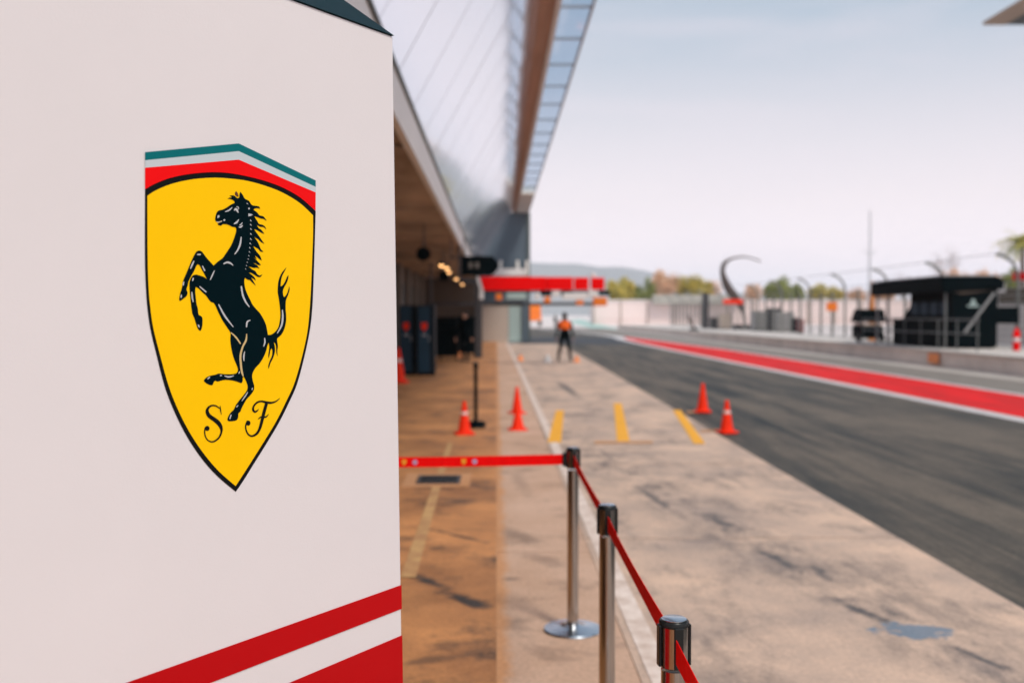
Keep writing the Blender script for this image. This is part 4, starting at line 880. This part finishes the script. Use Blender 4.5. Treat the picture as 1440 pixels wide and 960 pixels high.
# dark leaning board on the pit wall far left
q = at(972, 476, 74); lb = thing('leaning_board', 'dark board leaning at the far end of the pit wall', 'board', (q.x, 74, PZ))
MB().prism([(.12, 0, .12), (.32, 0, .12), (-.12, 0, 1.1), (-.32, 0, 1.1)], (0, .12, 0)).build('board', M['pylon'], lb, world=False)
MB().box(-.05, .55, -.2, .5, 0, .118).build('foot', M['black'], lb, bevel=.02, world=False)

q0 = at(1376, 430, 62); q1 = at(1475, 430, 62); dh = thing('dark_hoarding', 'dark boarded hoarding behind the catch fence, right of the pit stand', 'hoarding', (q0.x, 62, 0))
x = q0.x
while x < q1.x:
    MB().box(x, x+.46, 62, 62.08, .3, at(1400, 404, 62).z+random.uniform(-.04, .04)).build('board', M['hoard'], dh); x += .48
for xx in (q0.x+.2, q1.x-.2): MB().box(xx-.08, xx+.08, 62.081, 62.2, 0, 3.0).build('post', M['dark_steel'], dh)
q0 = at(1384, 440, 58); pbr = thing('concrete_barrier', 'pale concrete barrier in front of the dark hoarding', 'barrier', (q0.x, 58, 0))
for k in range(4): MB().prism([(q0.x+2.05*k, 58, 0), (q0.x+2.05*k, 58, at(1400, 428, 58).z), (q0.x+2.05*k+2, 58, at(1400, 428, 58).z), (q0.x+2.05*k+2, 58, 0)], (0, .5, 0)).build('barrier_block', M['cap_stone'], pbr, bevel=.04)
# curved pylon
py_ = thing('curved_pylon', 'tall dark curved pylon arching above the pit wall fence', 'pylon', (at(1046, 470, 78).x, 78, 0))
path = [(1047, 472), (1047, 452), (1044, 435), (1036, 421), (1026, 408), (1019, 394), (1016, 380), (1020, 369), (1031, 363), (1046, 361), (1058, 363.5), (1070, 367.5)]
sm = cr_open(path, 4); n_ = len(sm)
rad = [(.10+.26*math.exp(-((i/(n_-1)-.36)/.17)**2)+.06*math.exp(-((i/(n_-1)-.62)/.06)**2))*(1-.55*max(0, i/(n_-1)-.6)/.4) for i in range(n_)]
pts3 = [at(x, y_, 78) for x, y_ in sm]; pts3[0].z = 0
MB().tube(pts3, [max(.06, r) for r in rad], 12).build('shaft', M['pylon'], py_, True)
MB().box(pts3[0].x-.9, pts3[0].x+.9, 77.3, 78.7, 0, .95).build('plinth', M['dark_steel'], py_, bevel=.04)

# catch fence with curved tops
cf = thing('catch_fence', 'tall catch fence with curved post tops behind the pit wall', 'fence', (19.0, 60, 0))
fy = [26+2.0*k for k in range(42)]
for yy in fy:
    p = [(19.0, yy, 0), (19.0, yy, 2.95), (19.0, yy, 3.0)] if int(yy) % 6 else [(19.0, yy, 0), (19.0, yy, 2.9), (18.96, yy, 3.25), (18.82, yy, 3.55), (18.55, yy, 3.78), (18.2, yy, 3.9)]
    MB().tube(p, .07 if int(yy) % 6 else .06, 8).build('post', M['fence_steel'], cf, True)
for z in (.9, 1.15, 1.4, 1.65, 1.9, 2.15, 2.4, 2.65, 2.9, 3.2): MB().tube([(19.0, 24, z), (19.0, 110, z)], .014, 5).build('wire', M['grey'], cf)
MB().tube([(18.2, 24, 3.9), (18.2, 104, 3.9)], .014, 5).build('wire', M['grey'], cf)
for i, yy in enumerate(fy[:-1]): MB().quad((19.02, yy+.06, .6), (19.02, yy+1.94, .6), (19.02, yy+1.94, 3.0), (19.02, yy+.06, 3.0)).build('net_panel', M['mesh_net'], cf)
# barrier clutter behind the pit wall, dark and pale blocks
rb_ = random.Random(5)
for i, (px, py, Y, w, h, m_) in enumerate(((993, 471, 84, .45, 3.0, 'dark_steel'), (1010, 470, 82, 1.2, .9, 'dark_steel'), (1020, 470, 80, .9, 1.2, 'beige'), (1072, 473, 72, 1.3, 1.4, 'grey'), (1090, 474, 70, .9, 1.6, 'dark_steel'), (1105, 474, 68, 1.2, 1.3, 'grey'), (1122, 475, 66, .5, .9, 'black'), (1128, 476, 62, .24, .8, 'dull_red'))):
    q = at(px, py, Y); labs = ['tall dark equipment rack at the left end of the fence', 'low dark crate behind the far pit wall', 'beige crate beside the curved pylon', 'grey crate right of the curved pylon', 'tall dark crate in the middle of the fence line', 'grey crate in the middle of the fence line', 'small black crate next to a red canister', 'red canister at the fence foot left of the orange sign']
    t = thing('equipment_crate' if m_ != 'dull_red' else 'canister', labs[i], 'crate' if m_ != 'dull_red' else 'canister', (q.x, Y, PZ))
    MB().box(-w/2, w/2, 0, .8, .06, h).build('case', M[m_], t, bevel=.04, world=False)
    MB().box(-w/2-.02, w/2+.02, -.02, .82, h+.002, h+.06).build('lid', M[m_], t, bevel=.02, world=False)
    MB().box(-w/2+.03, w/2-.03, .05, .75, 0, .058).build('skid', M['black'], t, world=False)

# ---------------------------------------------------------------- far stand, trees, hills
fs = thing('far_stand', 'long low pale building across the end of the straight', 'building', (50, 185, 0))
q0 = at(835, 440, 185); q1 = at(1640, 440, 185)
MB().box(q0.x, q1.x, 185, 192, -.1, EYE+2.6).build('wall', M['stand_white'], fs)
x = q0.x; k = 0
while x < q1.x-6:
    MB().box(x+.15, x+4.85, 184.9, 184.995, .9, EYE+1.5).build('wall_panel', M['stand_white'], fs)
    MB().box(x-.12, x+.12, 184.7, 184.99, 0, EYE+2.75).build('pier', M['beige'], fs); x += 5; k += 1
qa = at(918, 420, 184); qb = at(1040, 420, 184)
MB().box(qa.x, qb.x, 183, 184.6, EYE+2.0, EYE+3.75).build('grey_terrace', M['stand_grey'], fs)
MB().box(q0.x, q1.x, 184.8, 192.2, EYE+2.601, EYE+2.85).build('roof', M['white'], fs)

def leafmesh(name, rx, rz, n, size, m, seed, shape=1.0):
    r = random.Random(seed); v = []; f = []; lobes = []
    for i in range(9): lobes.append((r.uniform(-.55, .55)*rx, r.uniform(-.55, .55)*rx, r.uniform(-.4, .55)*rz, r.uniform(.35, .6)))
    for i in range(n):
        lx, ly, lz, lr = r.choice(lobes); d = Vector((r.gauss(0, 1), r.gauss(0, 1), r.gauss(0, 1))).normalized()*(r.random()**.45)
        c = Vector((lx+d.x*lr*rx, ly+d.y*lr*rx, lz+d.z*lr*rz)); a = Vector((r.gauss(0, 1), r.gauss(0, 1), r.gauss(0, 1))).normalized(); b = a.orthogonal().normalized(); c2 = a.cross(b)
        s_ = size*r.uniform(.6, 1.4); n0 = len(v)
        v += [c+b*s_, c+c2*s_*.55, c-b*s_, c-c2*s_*.55]; f.append((n0, n0+1, n0+2, n0+3))
    me = bpy.data.meshes.new(name); me.from_pydata([tuple(p) for p in v], [], f); me.materials.append(m); return me
def trunkmesh(h, r0, seed):
    r = random.Random(seed); mb = MB(); mb.tube([(0, 0, 0), (r.uniform(-.1, .1), 0, h*.4), (r.uniform(-.2, .2), r.uniform(-.2, .2), h*.8)], [r0, r0*.75, r0*.35], 8)
    for k in range(6):
        a = r.uniform(0, 6.28); z = h*r.uniform(.35, .65); ln = h*r.uniform(.25, .4); mb.tube([(0, 0, z), (math.cos(a)*ln*.5, math.sin(a)*ln*.5, z+ln*.5), (math.cos(a)*ln, math.sin(a)*ln, z+ln*.75)], [r0*.4, r0*.25, r0*.08], 6)
    me = bpy.data.meshes.new('trunk'); me.from_pydata([tuple(p) for p in mb.v], [], mb.f); me.materials.append(M['bark']); return me
CROWN = {k: [leafmesh('crown', 3.2, 3.4, n, sz, M[k], s+i*17) for i in range(2)] for k, n, sz, s in (('leaf_y', 2600, .28, 1), ('leaf_g', 3000, .28, 2), ('leaf_p', 2200, .22, 3), ('leaf_grey', 700, .14, 4))}
TR = [trunkmesh(8, .28, s) for s in (1, 2, 3)]
def tree(px, top, Y, wpx, kind, lab, i):
    q = at(px, 443, Y); zt2 = at(px, top, Y).z; rad_ = wpx/F*Y/2
    t = thing('tree', lab, 'tree', (q.x, Y, 0), 'trees beyond the far building')
    tr_ = link('trunk', TR[i % 3], t); ch_ = (zt2)*.62; tr_.scale = (rad_/3, rad_/3, zt2/9.2)
    cr_ = link('crown', CROWN[kind][i % 2], t); zr = zt2*.36; cr_.location = (0, 0, zt2-zr*.98); cr_.scale = (rad_/3.2, rad_/3.2, zr/3.4*1.02); cr_.rotation_euler.z = i*1.3
tl = [(868, 392, 215, 34, 'leaf_y', 'yellow green tree just right of the red gantry tip'), (882, 389, 220, 32, 'leaf_y', 'yellow green tree, second from the red gantry tip'), (897, 397, 222, 30, 'leaf_g', 'low dark green tree left of the russet tree'), (914, 390, 224, 22, 'leaf_g', 'narrow dark tree touching the russet tree'),
      (936, 378, 215, 40, 'leaf_p', 'tall russet tree standing highest in the tree line'), (928, 386, 230, 26, 'leaf_p', 'russet tree at the left shoulder of the tallest one'), (958, 386, 218, 36, 'leaf_y', 'yellow green tree right of the tall russet tree'), (976, 386, 216, 34, 'leaf_y', 'broad yellow green tree in mid tree line'), (990, 392, 220, 28, 'leaf_y', 'small yellow tree left of the curved pylon'), (1003, 393, 222, 26, 'leaf_p', 'small russet tree touching the curved pylon'),
      (1085, 391, 230, 30, 'leaf_g', 'green tree just right of the curved pylon'), (1100, 388, 226, 34, 'leaf_g', 'broad green tree right of the curved pylon'), (1120, 395, 228, 30, 'leaf_g', 'low green tree in the right tree group'), (1148, 398, 230, 36, 'leaf_y', 'yellow green tree at the right end of the green group'),
      (1268, 380, 205, 34, 'leaf_grey', 'bare grey tree behind the orange pole'), (1328, 348, 190, 48, 'leaf_grey', 'bare pale tree rising above the pit stand roof'), (1334, 375, 170, 30, 'leaf_p', 'russet tree directly behind the pit stand roof'), (1378, 378, 165, 36, 'leaf_p', 'russet tree right of the pit stand'), (1240, 400, 200, 40, 'leaf_p', 'russet tree between orange pole and pit stand'), (1420, 378, 120, 34, 'leaf_g', 'dark green tree under the palm'), (1395, 384, 130, 34, 'leaf_p', 'russet bush between the pit stand and the dark green tree'), (1352, 382, 150, 30, 'leaf_p', 'low russet bush behind the right end of the pit stand roof'), (1205, 404, 200, 40, 'leaf_p', 'low russet bush left of the orange pole'), (1060, 398, 226, 34, 'leaf_p', 'low russet tree inside the bow of the curved pylon'), (1296, 384, 180, 30, 'leaf_grey', 'bare grey bush just above the left part of the pit stand roof'), (1175, 402, 210, 34, 'leaf_y', 'small yellow green bush above the orange board sign')]
for i, a in enumerate(tl): tree(*a, i)
# palm
q = at(1436, 443, 100); pm = thing('palm_tree', 'palm tree with sunlit yellow fronds at the right edge', 'palm tree', (q.x, 100, 0)); zc = at(1438, 343, 100).z
MB().tube([(q.x, 100, 0), (q.x+.15, 100, zc*.5), (q.x, 100, zc)], [.34, .24, .22], 10).build('trunk', M['bark'], pm, True)
rpm = random.Random(9)
for k in range(44):
    a = k*2.399; el0 = rpm.uniform(-.2, 1.25); ln = rpm.uniform(2.4, 3.2); v = []; f = []
    pts_ = []; p = Vector((q.x, 100, zc)); e_ = el0
    for j in range(7):
        pts_.append(p.copy()); p = p+Vector((math.cos(a)*math.cos(e_), math.sin(a)*math.cos(e_), math.sin(e_)))*ln/6; e_ -= .22
    sd_ = Vector((-math.sin(a), math.cos(a), 0)); mb = MB()
    for j in range(6):
        for s in (-1, 1):
            for h in (0, .5):
                b0 = pts_[j].lerp(pts_[j+1], h); dr = (pts_[j+1]-pts_[j]).normalized(); tip = b0+sd_*s*.60*(1-abs(j-2)/7)+dr*.3-Vector((0, 0, .1))
                mb.add([b0, b0+dr*.16, tip], [(0, 1, 2)])
    mb.tube(pts_, [.03, .027, .023, .02, .016, .012, .008], 5); mb.build('frond', M['palm'], pm)

# hills behind everything
hv = []; hf = []; nx = 90; rh = random.Random(4)
prof = lambda px: 443-78 if px < 760 else (443-78-0) 
def ridge(px):
    if px < 700: b = 70+14*math.sin(px/60)
    elif px < 760: b = 74
    elif px < 900: b = 76-12*(px-760)/140
    elif px < 960: b = 64-34*(px-900)/60
    else: b = 26+6*math.sin(px/50)
    return b+1.6*math.sin(px/9.0)+1.1*math.sin(px/4.3+1)
HY = 4200
for i in range(nx+1):
    px = -500+2600*i/nx; zt3 = ridge(px)/F*HY; x = (px-698)/F*HY
    for j, (fr_, hz) in enumerate(((0, 0.0), (.35, .45), (.7, .85), (1.0, 1.0), (1.5, .6), (2.2, 0))):
        hv.append((x*(1+.10*fr_)+rh.uniform(-8, 8), HY-400+400*fr_, zt3*hz*(1+rh.uniform(-.05, .05)*(hz < .95))-12*(hz == 0)))
for i in range(nx):
    for j in range(5): hf.append((i*6+j, i*6+6+j, i*6+7+j, i*6+j+1))
hl_ = MB().add(hv, hf).build('hills', M['hill'], None, True); hl_['kind'] = 'structure'

# grandstand roof tip, upper right
gs_ = thing('grandstand_roof', 'brown grandstand roof tip jutting in at the top right corner', 'roof', (0, 0, 0))
HG = EYE+15.0; AG = 25.2; YG = 51.6
gs_.location = (AG+9, 30, 0)
MB().box(AG, AG+1.12, 2, YG, HG, HG+.16).build('roof_edge', M['stand_roof'], gs_)
MB().box(AG+1.121, AG+20, 2, YG, HG+.02, HG+.16).build('underside', M['stand_under'], gs_)
MB().box(AG+2.5, AG+20, 2, YG-1.5, HG+.161, HG+.5).build('roof_sheet', M['fascia'], gs_)
for yy in (10, 24, 38, 50): MB().tube([(AG+12, yy, 0), (AG+12, yy, HG+.03)], .35, 14).build('column', M['fascia'], gs_, True)

# ---------------------------------------------------------------- the air
hz = MB().box(-9400, 9400, -100, 9300, -1.4, 300).build('haze', bpy.data.materials.new('haze_air')); hz['kind'] = 'stuff'
hm_ = hz.data.materials[0]; hm_.use_nodes = True; t_ = hm_.node_tree; t_.nodes.clear()
pv = t_.nodes.new('ShaderNodeVolumePrincipled'); pv.inputs['Density'].default_value = 1.5e-4; pv.inputs['Color'].default_value = (.86, .92, 1, 1)
oo = t_.nodes.new('ShaderNodeOutputMaterial'); t_.links.new(pv.outputs[0], oo.inputs['Volume'])
